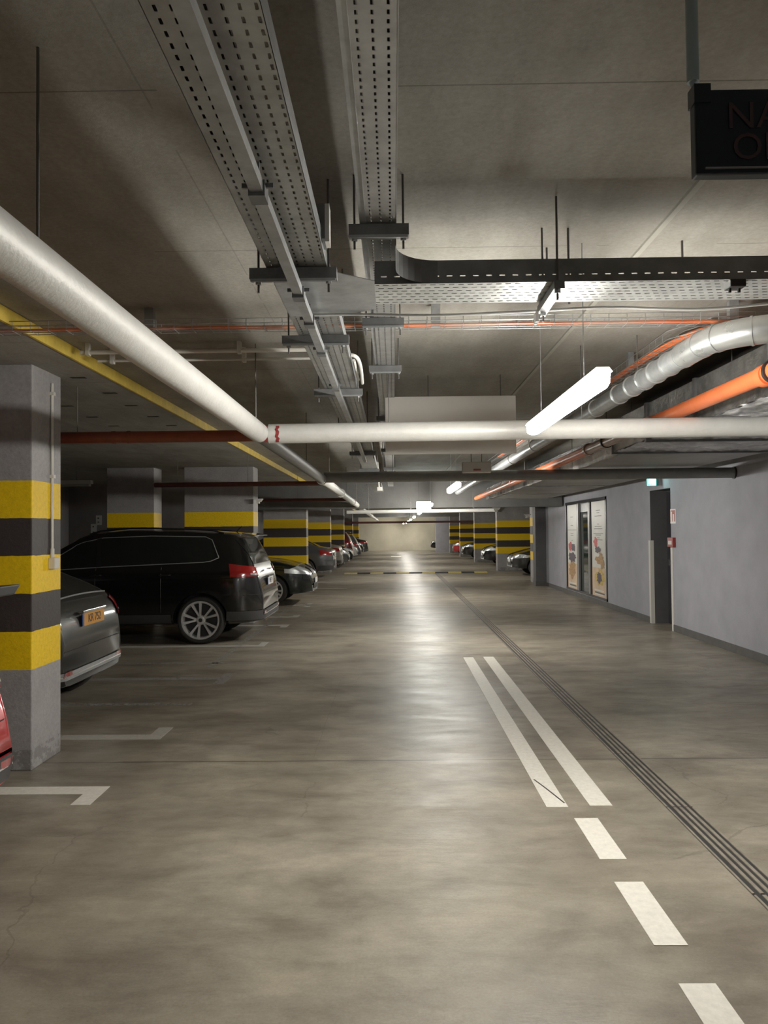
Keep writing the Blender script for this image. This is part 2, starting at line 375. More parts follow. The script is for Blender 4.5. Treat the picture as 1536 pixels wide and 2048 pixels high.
# ------------------------------------------------------------------ pillars
def pillar(x0, x1, y0, y1, top, label, grp=None):
    mb = MB().box(x0, x1, y0, y1, 0, top)
    o = mb.build('striped_pillar', M['pillar'], bevel=.008); tag(o, label, 'pillar', grp, 'thing'); return o
LP = [(5.24, 'nearest grey concrete pillar with yellow and black bands and a white conduit'),
      (13.62, 'wide banded pillar directly behind the black estate car'),
      (21.95, 'banded pillar behind the dark saloon with the clear headlamp'),
      (30.3, 'banded pillar behind the grey saloon on the left, fourth along the aisle'),
      (38.7, 'fifth banded pillar along the left side of the aisle'),
      (47.1, 'sixth banded pillar along the left side of the aisle'),
      (55.5, 'last banded pillar on the left, before the far wall')]
for y, lb in LP: pillar(-3.70, -2.47, y, y + .46, PZ, lb)
pillar(-5.08, -4.24, 13.62, 14.08, PZ, 'narrower banded pillar against the left, behind the front of the black estate car')
RP = [(23.55, 'banded pillar edge showing beside the dark end of the right wall'),
      (30.4, 'wide banded pillar on the right beside the dark saloon bonnet'),
      (38.8, 'second wide banded pillar along the right side, behind the black and white car'),
      (47.2, 'third banded pillar along the right side of the aisle'),
      (55.6, 'farthest banded pillar on the right, beside the red car')]
for i, (y, lb) in enumerate(RP): pillar((4.10 if i else 4.26), 5.5, y, y + .46, CZ, lb)

# ------------------------------------------------------------------ floor markings
def rects(name, rs, m, label, cat, grp=None, z=.003):
    mb = MB()
    for x0, x1, y0, y1 in rs: mb.box(x0, x1, y0, y1, 0.0005, z)
    o = mb.build(name, m); return tag(o, label, cat, grp, 'thing')
rects('lane_line', [(.868, .993, at_z(1100, 1615, 0).y, at_z(930, 1315, 0).y)], M['white_paint'], 'long white lane line with black tyre scuffs on its near end, nearer the left', 'painted line')
rects('lane_line', [(1.122, 1.252, at_z(1190, 1612, 0).y, at_z(970, 1314, 0).y)], M['white_paint'], 'long white lane line running beside the drain channel', 'painted line')
dash = [(1637, 1719, 'short white dash just below the pair of long lane lines'), (1765, 1892, 'middle one of the three separate white lane dashes'), (1969, 2110, 'white lane dash cut off by the bottom of the photo')]
for a, b, lb in dash:
    rects('lane_dash', [(.985, 1.115, at_z(1250, b, 0).y, at_z(1200, a, 0).y)], M['white_paint'], lb, 'painted line')
# scuffs across the near end of the left lane line
MB().sweep([(.885, 4.98, .0035), (.93, 4.80, .0035), (.985, 4.55, .0035)], [(-.005, -.0004), (.005, -.0004), (.005, .0004), (-.005, .0004)]).build('skid_mark', M['ink'])
tag(bpy.data.objects['skid_mark'], 'thin black skid scratch across the left lane line', 'scuff', kind='thing')
xr = -1.81
rects('bay_mark', [(-4.3, xr, 4.76, 4.90), (xr - .115, xr, 4.57, 4.76)], M['white_paint'], 'white L-shaped bay mark in front of the nearest pillar, leg pointing nearer', 'painted line')
rects('bay_mark', [(-4.3, xr - .02, 6.01, 6.15), (xr - .135, xr - .02, 6.15, 6.37)], M['worn_paint'], 'white L-shaped bay mark just past the nearest pillar', 'painted line')
rects('bay_mark', [(-4.3, xr - .12, 8.42, 8.56), (xr - .12, xr, 8.18, 8.80)], M['faded_paint'], 'faded T-shaped bay mark beside the car with the amber plate', 'painted line')
rects('bay_mark', [(-4.3, xr - .02, 10.82, 10.97), (xr - .12, xr - .02, 10.97, 11.26)], M['worn_paint'], 'worn L-shaped bay mark by the rear wheel of the black estate car', 'painted line')
rects('bay_mark', [(-4.3, xr, 13.2, 13.36), (xr - .12, xr, 13.0, 13.2)], M['worn_paint'], 'worn bay mark under the rear bumper of the black estate car', 'painted line')
rects('bay_mark', [(-4.3, xr, 14.5, 14.66), (xr - .12, xr, 14.66, 14.9)], M['worn_paint'], 'thin bay mark beyond the rear bumper of the black estate car', 'painted line')
rects('bay_mark', [(-2.2, xr, 16.8, 16.98), (xr - .12, xr, 16.5, 17.3)], M['worn_paint'], 'bay mark beside the front wheel of the dark saloon', 'painted line')
rects('bay_mark', [(-4.3, xr + .5, 21.6, 21.8)], M['worn_paint'], 'distant worn bay mark ahead of the dark saloon nose', 'painted line')
rects('bay_mark', [(-4.3, xr + .5, 24.4, 24.65)], M['worn_paint'], 'distant worn bay mark behind the grey saloon tail', 'painted line')
rects('bay_mark', [(3.2, 5.5, 24.8, 24.95)], M['worn_paint'], 'bay mark on the right ahead of the dark car bonnet', 'painted line')
rects('scuff_line', [(-2.25, -2.16, 9.2, 16.0)], M['chalk'], 'pale scuffed line running past the black estate car rear wheel', 'painted line')
rects('scuff_line', [(-3.9, -1.75, 9.45, 9.53)], M['chalk'], 'pale scratched line across the bay beside the T-shaped mark', 'painted line')
rects('scuff_line', [(-3.3, -1.9, 7.2, 7.3)], M['chalk'], 'pale chalky scrawl in the bay just beyond the nearest pillar', 'painted line')
rects('lane_arrow', [(-.15, .5, 48.0, 49.6)], M['white_paint'], 'small white floor mark in the aisle far beyond the hump', 'painted line')
# drain channel
dr = empty('drain_channel', (1.625, 14, 0), 'long slotted drain channel crossing the floor beside the lane lines', 'drain')
MB().box(1.548, 1.702, 1.0, 29, .0004, .0015).build('channel_bed', M['ink'], dr)
tan = mat('drain_grate_tan', (.27, .235, .19), .5, metal=.3, var=.3, vscale=10)
y = -.8
cuts = [1.0, 2.36, 3.41, 4.47, 5.53, 6.6, 7.65, 8.7, 9.8, 11, 13, 15, 17, 19, 21, 23, 25, 27, 29]
for a, b in zip(cuts[:-1], cuts[1:]):
    g = MB()
    for k in range(5):
        xx = 1.550 + k * .0355; g.box(xx, xx + (.0165 if k not in (0, 4) else .010), a + .007, b - .007, .001, .006)
    g.build('grate_bar', tan, dr)
# rubber speed hump
hp = empty('speed_hump', (.9, 29.2, 0), 'low rubber speed hump of alternating yellow and black pieces across the aisle', 'speed hump')
prof = [(-.2, 0), (-.12, .035), (0, .05), (.12, .035), (.2, 0)]
for k in range(11):
    x0 = -1.85 + k * .49
    MB().sweep([(x0, 29.2, .001), (x0 + .485, 29.2, .001)], prof).build('hump_piece', M['bump_yellow'] if k % 2 == 0 else M['bump_black'], hp)


# cast-in slots in the soffit over the bays
for i, (px, py) in enumerate(((157, 755), (220, 786), (263, 811), (307, 833), (185, 834), (134, 812), (228, 852), (343, 851))):
    p = at_z(px, py, PZ)
    tag(MB().box(p.x - .055, p.x + .055, p.y - .022, p.y + .022, PZ - .003, PZ + .002).build('ceiling_slot', M['ink']), 'short dark slot in the concrete soffit over the left bays', 'slot', 'dark slots in the soffit beside the yellow edge')

# ================================================================== PIPES
PX, PZc, PR = -.905, 2.278, .067
def flangeclamp(mb, p, ax, r): pass
mp = empty('insulated_pipe', (PX, 5, PZc), 'big silver lagged pipe running overhead along the left of the aisle', 'pipe')
MB().tube([(PX, -8.9, PZc), (PX, 5.20, PZc)], PR, 32, cap=False).build('pipe_lagging', M['lagging'], mp, smooth=True)
MB().tube([(PX, 5.2, PZc), (PX, 9.78, PZc)], PR * .86, 24, cap=False).build('pipe_lagging', M['lagging_dark'], mp, smooth=True)
MB().tube([(PX, 9.78, PZc), (PX, 15, PZc), (PX, 30, PZc - .02), (PX, 46, PZc - .02)], PR * .9, 20).build('pipe_lagging', M['lagging'], mp, smooth=True)
for y in (9.9, 13.5, 17.5, 22, 27, 33, 39):
    MB().tube([(PX, y - .06, PZc), (PX, y + .06, PZc)], PR * 1.12, 20).build('pipe_collar', M['lagging'], mp, smooth=True)
def rod(x, y, z0, z1, parent, name='hanger_rod', r=.004): return MB().tube([(x, y, z0), (x, y, z1)], r, 6).build(name, M['steel_rod'], parent)
for y in (1.95, 5.1, 8.1, 11, 15, 19.2, 25): rod(PX, y, PZc + PR * .8, CZ, mp)
b1 = empty('insulated_pipe', (1.5, 5.27, PZc), 'silver lagged pipe crossing the aisle in front of the white hanging panel', 'pipe')
zb = PZc
MB().tube([(PX + .06, 5.27, zb), (4.36, 5.27, zb + .02)], PR, 28, cap=False).build('pipe_lagging', M['lagging'], b1, smooth=True)
for x in (-.86, -.78):
    t = MB(); ag = np.linspace(pi * .75, pi * 1.35, 9)
    t.add([(x + dx + .006 * math.sin(k * 2.3), 5.27 + (PR + .002) * math.cos(g), zb - (PR + .002) * math.sin(g) * -1) for k, g in enumerate(ag) for dx in (-.011, .011)], [(2 * k, 2 * k + 1, 2 * k + 3, 2 * k + 2) for k in range(8)])
    t.build('pipe_tag', M['red'], b1)
for x in (-.02, 1.3, 2.6): rod(x, 5.27, zb + PR * .9, CZ, b1)
b2 = empty('insulated_pipe', (1.5, 9.85, 2.27), 'dull grey lagged pipe crossing the aisle and entering the right wall', 'pipe')
MB().tube([(PX + .03, 9.85, 2.298), (4.37, 9.85, 2.303)], .068, 24, cap=False).build('pipe_lagging', M['lagging_dark'], b2, smooth=True)
MB().tube([(4.345, 9.85, 2.303), (4.365, 9.85, 2.303)], .080, 20).build('wall_sleeve', M['black'], b2, smooth=True)
for x in (0, 2.3): rod(x, 9.85, 2.34, CZ, b2)
b3 = empty('insulated_pipe', (.8, 19.2, 2.10), 'thin pale pipe crossing the aisle below the dark beam', 'pipe')
MB().tube([(-1.15, 19.2, 2.085), (2.52, 19.2, 2.10)], .045, 14).build('pipe_lagging', M['lagging'], b3, smooth=True)
for x in (-.6, .45, 2.0): rod(x, 19.2, 2.12, CZ, b3)
# red pipes
def red(y, x0, x1, z, r, lb, m='red_pipe', cs=()):
    e = empty('red_pipe', ((x0 + x1) / 2, y, z), lb, 'pipe')
    MB().tube([(x0, y, z), (x1, y, z)], r, 18).build('pipe_run', M[m], e, smooth=True)
    for c in cs: MB().tube([(c - .012, y, z), (c + .012, y, z)], r * 1.1, 18).build('pipe_coupling', M[m], e, smooth=True)
    for x in (x0 + .35, (x0 + x1) / 2 + .1): rod(x, y, z, PZ if x < -2.15 else CZ, e)
red(6.05, -4.2, -.98, 2.365, .046, 'dark red pipe beside the nearest pillar, joining the silver pipe', cs=(-2.2, -2.08))
red(11.6, -3.6, -.97, 2.335, .036, 'thinner dark red pipe above the roof of the estate car', 'red_dark', cs=(-1.9,))
red(16.5, -3.3, -.98, 2.29, .036, 'third dark red pipe crossing behind the silver pipe', 'red_dark')
red(44.8, -2.9, 7, 2.12, .06, 'long dark red pipe crossing the far end of the aisle', 'red_dark')
# orange PVC drain
og = empty('drain_pipe', (1.93, 6, 2.37), 'fat orange plastic drain pipe running along the upper right', 'pipe')
OX, OZ = 2.06, 2.442
MB().tube([(OX + .02, 1.5, OZ), (OX, 4.3, OZ)], .055, 24).build('pipe_run', M['orange'], og, smooth=True)
MB().tube([(OX, 4.3, OZ), (OX, 6.2, OZ - .005)], .050, 24).build('pipe_run', M['orange'], og, smooth=True)
MB().tube([(OX, 6.2, OZ), (OX, 8.15, OZ - .01)], .050, 24).build('pipe_run', M['orange_brown'], og, smooth=True)
MB().tube([(OX, 8.15, OZ - .01), (OX, 19, OZ - .05)], .050, 24).build('pipe_run', M['orange'], og, smooth=True)
for y in (4.25, 6.25, 8.1, 12.5, 13.2):
    MB().tube([(OX, y - .05, OZ - .005), (OX, y + .02, OZ - .005), (OX, y + .03, OZ - .005)], .062, 24, scale=[1, 1, .85]).build('pipe_socket', M['orange'] if y not in (8.1,) else M['orange_brown'], og, smooth=True)
for y in (4.15, 7.4, 12): 
    MB().tube([(OX, y - .012, OZ), (OX, y + .012, OZ)], .0655, 24).build('pipe_clamp', M['black'], og, smooth=True); rod(OX, y, OZ + .06, CZ, og)
# spiral duct with elbow
sd = empty('spiral_duct', (1.6, 4, 2.52), 'shiny round ventilation duct with an elbow below the orange cables', 'duct')
DX, DZ, DR = 1.60, 2.545, .068
MB().tube([(DX, 4.15, DZ), (DX, 19, DZ)], DR * .92, 28, cap=False).build('duct_run', M['galv'], sd, smooth=True)
el = [(DX, 4.2, DZ)] + [(DX + .30 - .30 * math.cos(a), 3.95 + .0 - .30 * math.sin(a) + .0, DZ) for a in np.linspace(0, pi / 2, 12)]
el = [(p[0], p[1], DZ) for p in el]
MB().tube(el, DR, 28, cap=False).build('duct_elbow', M['galv_bright'], sd, smooth=True)
MB().tube([(DX + .3, 3.65, DZ), (4.36, 3.65, DZ)], DR * .95, 28, cap=False).build('duct_run', M['galv_bright'], sd, smooth=True)
for y in (4.2, 4.42, 4.64, 4.86, 5.1, 5.4, 6, 7, 8.6, 10.2):
    MB().tube([(DX, y - .006, DZ), (DX, y + .006, DZ)], DR * 1.04, 28).build('duct_seam', M['galv_bright'], sd, smooth=True)
for i in (1, 4, 8, 12):
    p = Vector(el[i]); q = Vector(el[min(12, i + 1)]); t = (q - Vector(el[i - 1])).normalized() * .006
    MB().tube([p - t, p + t], DR * 1.06, 28).build('duct_seam', M['galv_bright'], sd, smooth=True)
for x in (2.0, 2.12): MB().tube([(x, 3.65, DZ), (x + .012, 3.65, DZ)], DR * 1.03, 28).build('duct_seam', M['galv_bright'], sd, smooth=True)
for y in (5, 9, 13): rod(DX, y, DZ + DR, CZ, sd)
# rectangular ducts on the right
fd = empty('air_duct', (3.2, 6.2, 2.36), 'near flat foil-wrapped air duct under the ceiling by the right wall', 'duct')
MB().box(2.25, 4.0, 4.55, 7.9, 2.39, 2.70).build('duct_shell', M['foil'], fd)
random.seed(11); gx, gy = np.linspace(2.25, 4.0, 34), np.linspace(4.58, 7.85, 50)
MB().add([(x, y, 2.383 + random.uniform(-.012, .006)) for x in gx for y in gy], [(i * 50 + j, i * 50 + j + 1, i * 50 + j + 51, i * 50 + j + 50) for i in range(33) for j in range(49)]).build('foil_wrap', M['foil'], fd)
for y in (4.56, 5.7, 6.8, 7.86): MB().box(2.235, 4.01, y - .02, y + .02, 2.362, 2.71).build('duct_flange', M['galv_dark'], fd)
f2 = empty('air_duct', (3.1, 14.7, 2.36), 'long far air duct with crinkled silver foil on its side', 'duct')
MB().box(2.40, 3.93, 7.94, 21.4, 2.392, 2.66).build('duct_shell', M['duct_under'], f2)
n = 60; s_ = MB(); random.seed(3)
vs = []; 
for i in range(n + 1):
    yy = 7.94 + (21.42 - 7.94) * i / n
    zl = 2.376 + random.uniform(-.006, .010)
    vs += [(2.392 + random.uniform(-.012, .004), yy, zl), (2.385 + random.uniform(-.012, .004), yy, 2.5), (2.392, yy, 2.665)]
s_.add(vs, [(i * 3 + j, (i + 1) * 3 + j, (i + 1) * 3 + j + 1, i * 3 + j + 1) for i in range(n) for j in range(2)])
s_.build('foil_side', M['foil'], f2)
MB().box(2.37, 3.94, 21.38, 21.44, 2.35, 2.67).build('duct_flange', M['foil'], f2)
for y in (11, 14, 17): MB().box(2.374, 3.94, y - .02, y + .02, 2.38, 2.67).build('duct_flange', M['foil'], f2)
for y in (9.5, 14, 18.5):
    rod(2.47, y, 2.66, CZ, f2); rod(3.9, y, 2.66, CZ, f2)
for y in (5.2, 7.4):
    rod(2.3, y, 2.7, CZ, fd); rod(3.95, y, 2.7, CZ, fd)

# ================================================================== CABLE TRAYS
TZ = 2.54
def support(x0, x1, y, z, label, grp='strut supports under the cable trays', along='x', top=CZ, rods=True, inset=.03):
    cx = (x0 + x1) / 2
    e = empty('tray_support', (cx, y, z) if along == 'x' else (y, cx, z), label, 'support', grp)
    if along == 'x':
        MB().box(x0, x1, y - .02, y + .02, z - .041, z - .001).build('strut_rail', M['galv_dark'], e)
        MB().box(x0 + .005, x1 - .005, y - .026, y - .02, z - .052, z - .042).build('rail_lip', M['galv'], e)
        for x in (x0 + inset, x1 - inset):
            MB().tube([(x, y, z - .085), (x, y, top)], .0045, 6).build('threaded_rod', M['steel_rod'], e)
            MB().tube([(x, y, z - .056), (x, y, z - .042)], .011, 6).build('hex_nut', M['galv'], e)
    return e
# left tray
lt = empty('cable_tray', (-.33, 3, TZ), 'wide perforated cable tray running overhead left of centre', 'cable tray')
ms1 = slot_mat('tray_slots_long', 1, 0, .036, .5, .0305, .22, 0, -.434 + .002, .0, (.34, .345, .33))
MB().box(-.440, -.225, -1.2, 18.5, TZ, TZ + .0015).build('tray_base', ms1, lt)
for x in (-.440, -.2265):
    MB().box(x, x + .0015, -1.2, 18.5, TZ, TZ + .058).build('tray_side', M['galv'], lt)
cb = MB()
random.seed(5)
for k in range(7):
    x = -.42 + .028 * k; cb.tube([(x + random.uniform(-.006, .006), y, TZ + .014 + random.uniform(0, .008)) for y in np.linspace(-1.2, 18.4, 24)], .008, 6)
tag(cb.build('cable_bundle', M['cable_black']), 'dark cables lying in the wide overhead tray', 'cables')
jy0, jy1 = 2.86, 3.22
MB().box(-.437, -.222, jy0 - .12, jy1 + .1, TZ - .003, TZ - .0005).add([(-.222, jy0 - .12, TZ - .003), (-.06, jy0, TZ - .003), (-.06, jy1, TZ - .003), (-.222, jy1 + .1, TZ - .003), (-.222, jy0 - .12, TZ - .0005), (-.06, jy0, TZ - .0005), (-.06, jy1, TZ - .0005), (-.222, jy1 + .1, TZ - .0005)], [(0, 1, 2, 3), (7, 6, 5, 4), (0, 4, 5, 1), (1, 5, 6, 2), (2, 6, 7, 3)]).build('tray_junction_plate', M['galv'], lt)
for i, (y, x0, x1) in enumerate(((2.72, -.50, -.19), (3.66, -.52, -.20), (5.05, -.51, -.19), (6.9, -.51, -.19), (9.0, -.5, -.19), (11.5, -.5, -.19), (14.2, -.5, -.19))):
    support(x0, x1, y, TZ - .001, ['nearest dark strut under the wide cable tray', 'strut just beyond the tray junction plate', 'third strut under the wide cable tray', 'fourth strut under the wide tray, behind the silver cross pipe', 'fifth strut under the wide tray, low behind the cross pipe', 'sixth strut under the wide tray, deep behind the cross pipe', 'farthest strut under the wide tray'][i], None)
# lighting busbar channel under the left tray
bb = empty('busbar_trunking', (-.345, 3, TZ - .06), 'narrow steel trunking hanging below the wide cable tray', 'trunking')
BX = -.333; segs = [-1.2, 1.93, 2.77, 3.14, 3.66, 4.58, 6.5, 9.5]
for k in range(len(segs) - 1):
    a, b = segs[k] + .02, segs[k + 1] - .02
    MB().box(BX - .0165, BX + .0165, a, b, TZ - .088, TZ - .058).build('trunking_length', M['galv'], bb)
for y in segs[1:-1]:
    MB().box(BX - .021, BX + .021, y - .028, y + .028, TZ - .097, TZ - .056).box(BX - .04, BX + .04, y - .012, y - .004, TZ - .07, TZ - .058).build('trunking_joint', M['galv_dark'], bb)
    MB().box(BX - .004, BX + .004, y - .004, y + .004, TZ - .06, TZ).build('trunking_hanger', M['galv_dark'], bb)
# right narrow tray
RZ = 2.68
rt = empty('cable_tray', (-.04, 3, RZ), 'narrow perforated cable tray running overhead at the centre', 'cable tray')
ms2 = slot_mat('tray_slots_narrow', 1, 0, .030, .5, .034, .22, 0, -.083, .0, (.40, .405, .40))
MB().box(-.083, .022, -1.2, 18.5, RZ, RZ + .0015).build('tray_base', ms2, rt)
MB().box(-.106, -.083, -1.2, 18.5, RZ + .004, RZ + .03).build('tray_flange', M['galv'], rt)
for x in (-.0845, .022): MB().box(x, x + .0015, -1.2, 18.5, RZ - .002, RZ + .05).build('tray_side', M['galv'], rt)
cb = MB()
for k in range(3): cb.tube([(-.075 + .035 * k, y, RZ + .012) for y in (-1.2, 18.4)], .009, 6)
tag(cb.build('cable_bundle', M['cable_black']), 'black cables lying in the narrow centre tray', 'cables')
for i, y in enumerate((2.69, 3.88, 5.0, 7.2, 10, 13, 16)):
    support(-.145, .067, y, RZ - .001, ['nearest strut under the narrow centre tray, above the crossing tray', 'strut under the narrow tray just past the crossing tray', 'third strut under the narrow tray, above the white panel', 'strut under the narrow tray behind the white panel', 'distant strut under the narrow tray beyond the grey pipe', 'far strut under the narrow tray near the dark beam', 'last strut under the narrow tray'][i], None, inset=.02)
# crossing tray
ct = empty('cable_tray', (1.4, 3.05, TZ), 'perforated cable tray crossing the ceiling towards the right', 'cable tray')
ms3 = slot_mat('tray_slots_cross', 0, 1,   .036, .6, .0365, .24, 0, 2.905, .5, (.62, .64, .63))
CY0, CY1 = 2.905, 3.165
MB().box(-.06, 3.6, CY0, CY1, TZ, TZ + .0015).build('tray_base', ms3, ct)
ms4 = slot_mat('tray_side_slots', 0, 2, .05, .42, .08, .06, 0, TZ - .012, .0, (.22, .23, .235))
MB().box(-.06, 3.6, CY0, CY0 + .0015, TZ, TZ + .088).build('tray_side', ms4, ct)
MB().box(-.06, 3.6, CY1, CY1 + .0015, TZ, TZ + .088).build('tray_side', M['galv'], ct)
fl = arc(.02 + .16, CY0 - .16, .16, pi / 2, pi, 8)      # curved branch out of the crossing tray
mb = MB(); pts = [(x, y, TZ + .0) for x, y in fl]
mb.add([(x, y, TZ) for x, y in fl] + [(x, y, TZ + .088) for x, y in fl], [(i, i + 1, len(fl) + i + 1, len(fl) + i) for i in range(len(fl) - 1)]).build('tray_bend', M['galv_dark'], ct)
cb = MB()
for k in range(6): cb.tube([(x, CY0 + .03 + .036 * k + .008 * math.sin(x * 3 + k), TZ + .015 + .004 * math.sin(x * 5 + k)) for x in np.linspace(-.05, 3.6, 30)], .009, 6)
tag(cb.build('cable_bundle', M['cable_black']), 'dark cables lying in the crossing tray', 'cables')
e = empty('tray_support', (.64, 3.03, TZ), 'bracket hanging the crossing tray on two long rods', 'support')
MB().box(.615, .655, CY0 - .03, CY1 + .05, TZ - .035, TZ - .004).build('strut_rail', M['galv_dark'], e)
for x, yy in ((.63, CY0 - .015), (.635, CY1 + .03)):
    MB().tube([(x, yy, TZ - .075), (x, yy, CZ)], .0045, 6).build('threaded_rod', M['steel_rod'], e)
    MB().tube([(x, yy, TZ - .05), (x, yy, TZ - .036)], .012, 6).build('hex_nut', M['galv'], e)
for dy in (-.02, .02): MB().box(.60 + .0, .612, CY1 + .03 + dy - .004, CY1 + .03 + dy + .004, TZ - .08, TZ - .035).build('clip_tab', M['white'], e)
for x, yy, z0 in ((.745, 3.20, TZ), (.70, 3.42, TZ + .09), (1.28, 3.36, TZ + .1)):
    tag(MB().tube([(x, yy, z0), (x, yy, CZ)], .005, 6).build('ceiling_rod', M['steel_rod']), {(.745): 'short dark rod from the ceiling just right of the crossing tray bracket', .70: 'shorter rod stub between the bracket and its neighbour', 1.28: 'short dark rod above the crossing tray, further right'}[x], 'rod')
jb = empty('junction_box', (2.0, 2.98, TZ), 'small black junction box fixed under the crossing tray', 'box')
p = at_z(1470, 572, TZ - .02)
MB().box(p.x - .03, p.x + .03, p.y - .03, p.y + .03, TZ - .03, TZ - .001).build('box_body', M['black'], jb, bevel=.004)
MB().tube([(p.x - .02, p.y, TZ - .03), (p.x - .02, p.y, TZ - .045)], .006, 8).tube([(p.x + .015, p.y, TZ - .03), (p.x + .015, p.y, TZ - .045)], .006, 8).build('cable_gland', M['black'], jb)
cpts = [(-.33, 3.24, TZ - .02), (-.12, 3.27, TZ - .012), (.2, 3.25, TZ - .025), (.55, 3.235, TZ - .02), (.9, 3.22, TZ - .01), (1.3, 3.2, TZ - .028), (1.8, 3.17, TZ - .005), (2.4, 3.2, TZ - .02), (3.4, 3.2, TZ - .01)]
def smooth_path(P, n=8):
    P = [Vector(p) for p in P]; out = []
    for i in range(len(P) - 1):
        p0, p1, p2, p3 = P[max(0, i - 1)], P[i], P[i + 1], P[min(len(P) - 1, i + 2)]
        for k in range(n):
            t = k / n; out.append(.5 * ((2 * p1) + (p2 - p0) * t + (2 * p0 - 5 * p1 + 4 * p2 - p3) * t * t + (3 * p1 - p0 - 3 * p2 + p3) * t ** 3))
    return out + [P[-1]]
tag(MB().tube(smooth_path(cpts), .006, 8).build('loose_cable', M['cable_grey'], smooth=True), 'thin wavy cable strung below the crossing tray', 'cable')
e = empty('metal_bracket', (-.19, 2.45, TZ), 'small upright metal plate beside the wide tray, before the first strut', 'bracket')
q0 = at_y(635, 420, 2.55); q1 = at_y(655, 488, 2.55)
MB().box(q0.x, q1.x - .004, 2.5, 2.60, q1.z, q0.z).build('plate_body', M['galv_dark'], e)
MB().box(q1.x - .004, q1.x + .01, 2.5, 2.56, q1.z - .01, q0.z).build('plate_edge', M['white'], e)
# wire basket across with orange cables
BZ = 2.735
wb = empty('wire_basket_tray', (0, 4.3, BZ), 'thin wire basket tray crossing just under the ceiling', 'cable tray')
hb = MB()
for yy, zz in ((4.22, BZ), (4.27, BZ), (4.32, BZ), (4.22, BZ + .05), (4.32, BZ + .05), (4.22, BZ + .025)):
    hb.tube([(-7.5, yy, zz), (4.3, yy, zz)], .0025, 4)
for k in range(118):
    x = -7.4 + k * .1; hb.tube([(x, 4.22, BZ + .05), (x, 4.22, BZ - .003), (x, 4.32, BZ - .003), (x, 4.32, BZ + .05)], .002, 4, cap=False)
hb.build('wire_mesh', M['galv'], wb)
for x in (-1.35, .25, 1.9, -4): MB().box(x - .025, x + .025, 4.25, 4.29, BZ, CZ if x > -2.1 else PZ).build('ceiling_clip', M['galv'], wb)
oc = MB()
for k, c in enumerate((4.235, 4.25, 4.265)): oc.tube([(x, c + .004 * math.sin(x * 2.3 + k), BZ + .008) for x in np.linspace(-7.5, 4.3, 40)], .0042, 6)
tag(oc.build('orange_cable', M['orange_cable']), 'orange cables lying in the wire basket across the ceiling', 'cable')
wb2 = empty('wire_basket_tray', (1.7, 7, BZ), 'wire basket tray branching off along the aisle above the duct', 'cable tray')
hb = MB()
for xx, zz in ((1.66, BZ), (1.71, BZ), (1.76, BZ), (1.66, BZ + .05), (1.76, BZ + .05)):
    hb.tube([(xx + .15, 4.33, zz), (xx, 4.62, zz), (xx - .05, 18, zz)], .0025, 4)
for k in range(70):
    yy = 4.7 + k * .12; hb.tube([(1.66, yy, BZ + .05), (1.66, yy, BZ - .003), (1.76, yy, BZ - .003), (1.76, yy, BZ + .05)], .002, 4, cap=False)
hb.build('wire_mesh', M['galv'], wb2)
for yy in (5.5, 8.5, 12): MB().box(1.69, 1.73, yy - .02, yy + .02, BZ, CZ).build('ceiling_clip', M['galv'], wb2)
oc = MB()
for k in range(4): oc.tube(smooth_path([(2.15 + .02 * k, 4.27, BZ + .012), (1.88 + .015 * k, 4.34, BZ + .012), (1.75 - .012 * k + .02, 4.62, BZ + .01), (1.72 - .012 * k, 6, BZ + .01), (1.68 - .01 * k, 12, BZ + .01)], 6), .0075, 6)
tag(oc.build('orange_cable', M['orange_cable']), 'thick bundle of orange cables bending along the aisle above the duct', 'cable')

# ================================================================== small services
for i, (px0, py, lb) in enumerate(((178, 705, 'upper of two pale conduits crossing behind the big silver pipe'), (213, 722, 'lower of two pale conduits crossing behind the big silver pipe'))):
    p = at_z(px0, py, 2.80 - .02 * i)
    e = empty('ceiling_conduit', (p.x, p.y, p.z), lb, 'conduit')
    MB().tube([(-2.05 + .05 * i, p.y, p.z), (-.44, p.y, p.z - (0))], .014 if i == 0 else .009, 10).build('conduit_run', M['conduit'], e, smooth=True)
    for x in ((-2.0, -1.0) if i == 0 else (-1.9, -1.0)): MB().box(x - .012, x + .012, p.y - .02, p.y + .02, p.z - .02, CZ).build('conduit_clip', M['conduit'], e)
pcx = at_x(101, 900, -2.47)
e = empty('wall_conduit', (-2.46, pcx.y, 1.4), 'white vertical conduit on the nearest pillar ending in a small box', 'conduit')
MB().tube([(-2.458, pcx.y, 1.46), (-2.458, pcx.y, PZ - .08)], .010, 12).build('conduit_run', M['conduit'], e, smooth=True)
MB().tube([(-2.458, pcx.y, 1.43), (-2.458, pcx.y, 1.50)], .016, 12).build('conduit_gland', M['conduit'], e, smooth=True)
MB().box(-2.469, -2.42, pcx.y - .04, pcx.y + .04, 1.355, 1.435).build('socket_box', M['conduit'], e, bevel=.006)
for z in (2.62, 2.02): MB().box(-2.469, -2.44, pcx.y - .018, pcx.y + .018, z - .012, z + .012).build('conduit_clip', M['conduit'], e)
# white hanging panel
p0 = at_y(770, 794, 6.2); p1 = at_y(1033, 906, 6.2)
e = empty('blank_signboard', ((p0.x + p1.x) / 2, 6.2, p1.z), 'blank off-white panel hanging behind the silver cross pipe', 'sign')
MB().box(p0.x, p1.x, 6.2, 6.24, p1.z, p0.z).build('panel_board', M['panel_white'], e, bevel=.003)
for x in (p0.x + .35, p1.x - .12): rod(x, 6.22, p0.z, CZ, e)
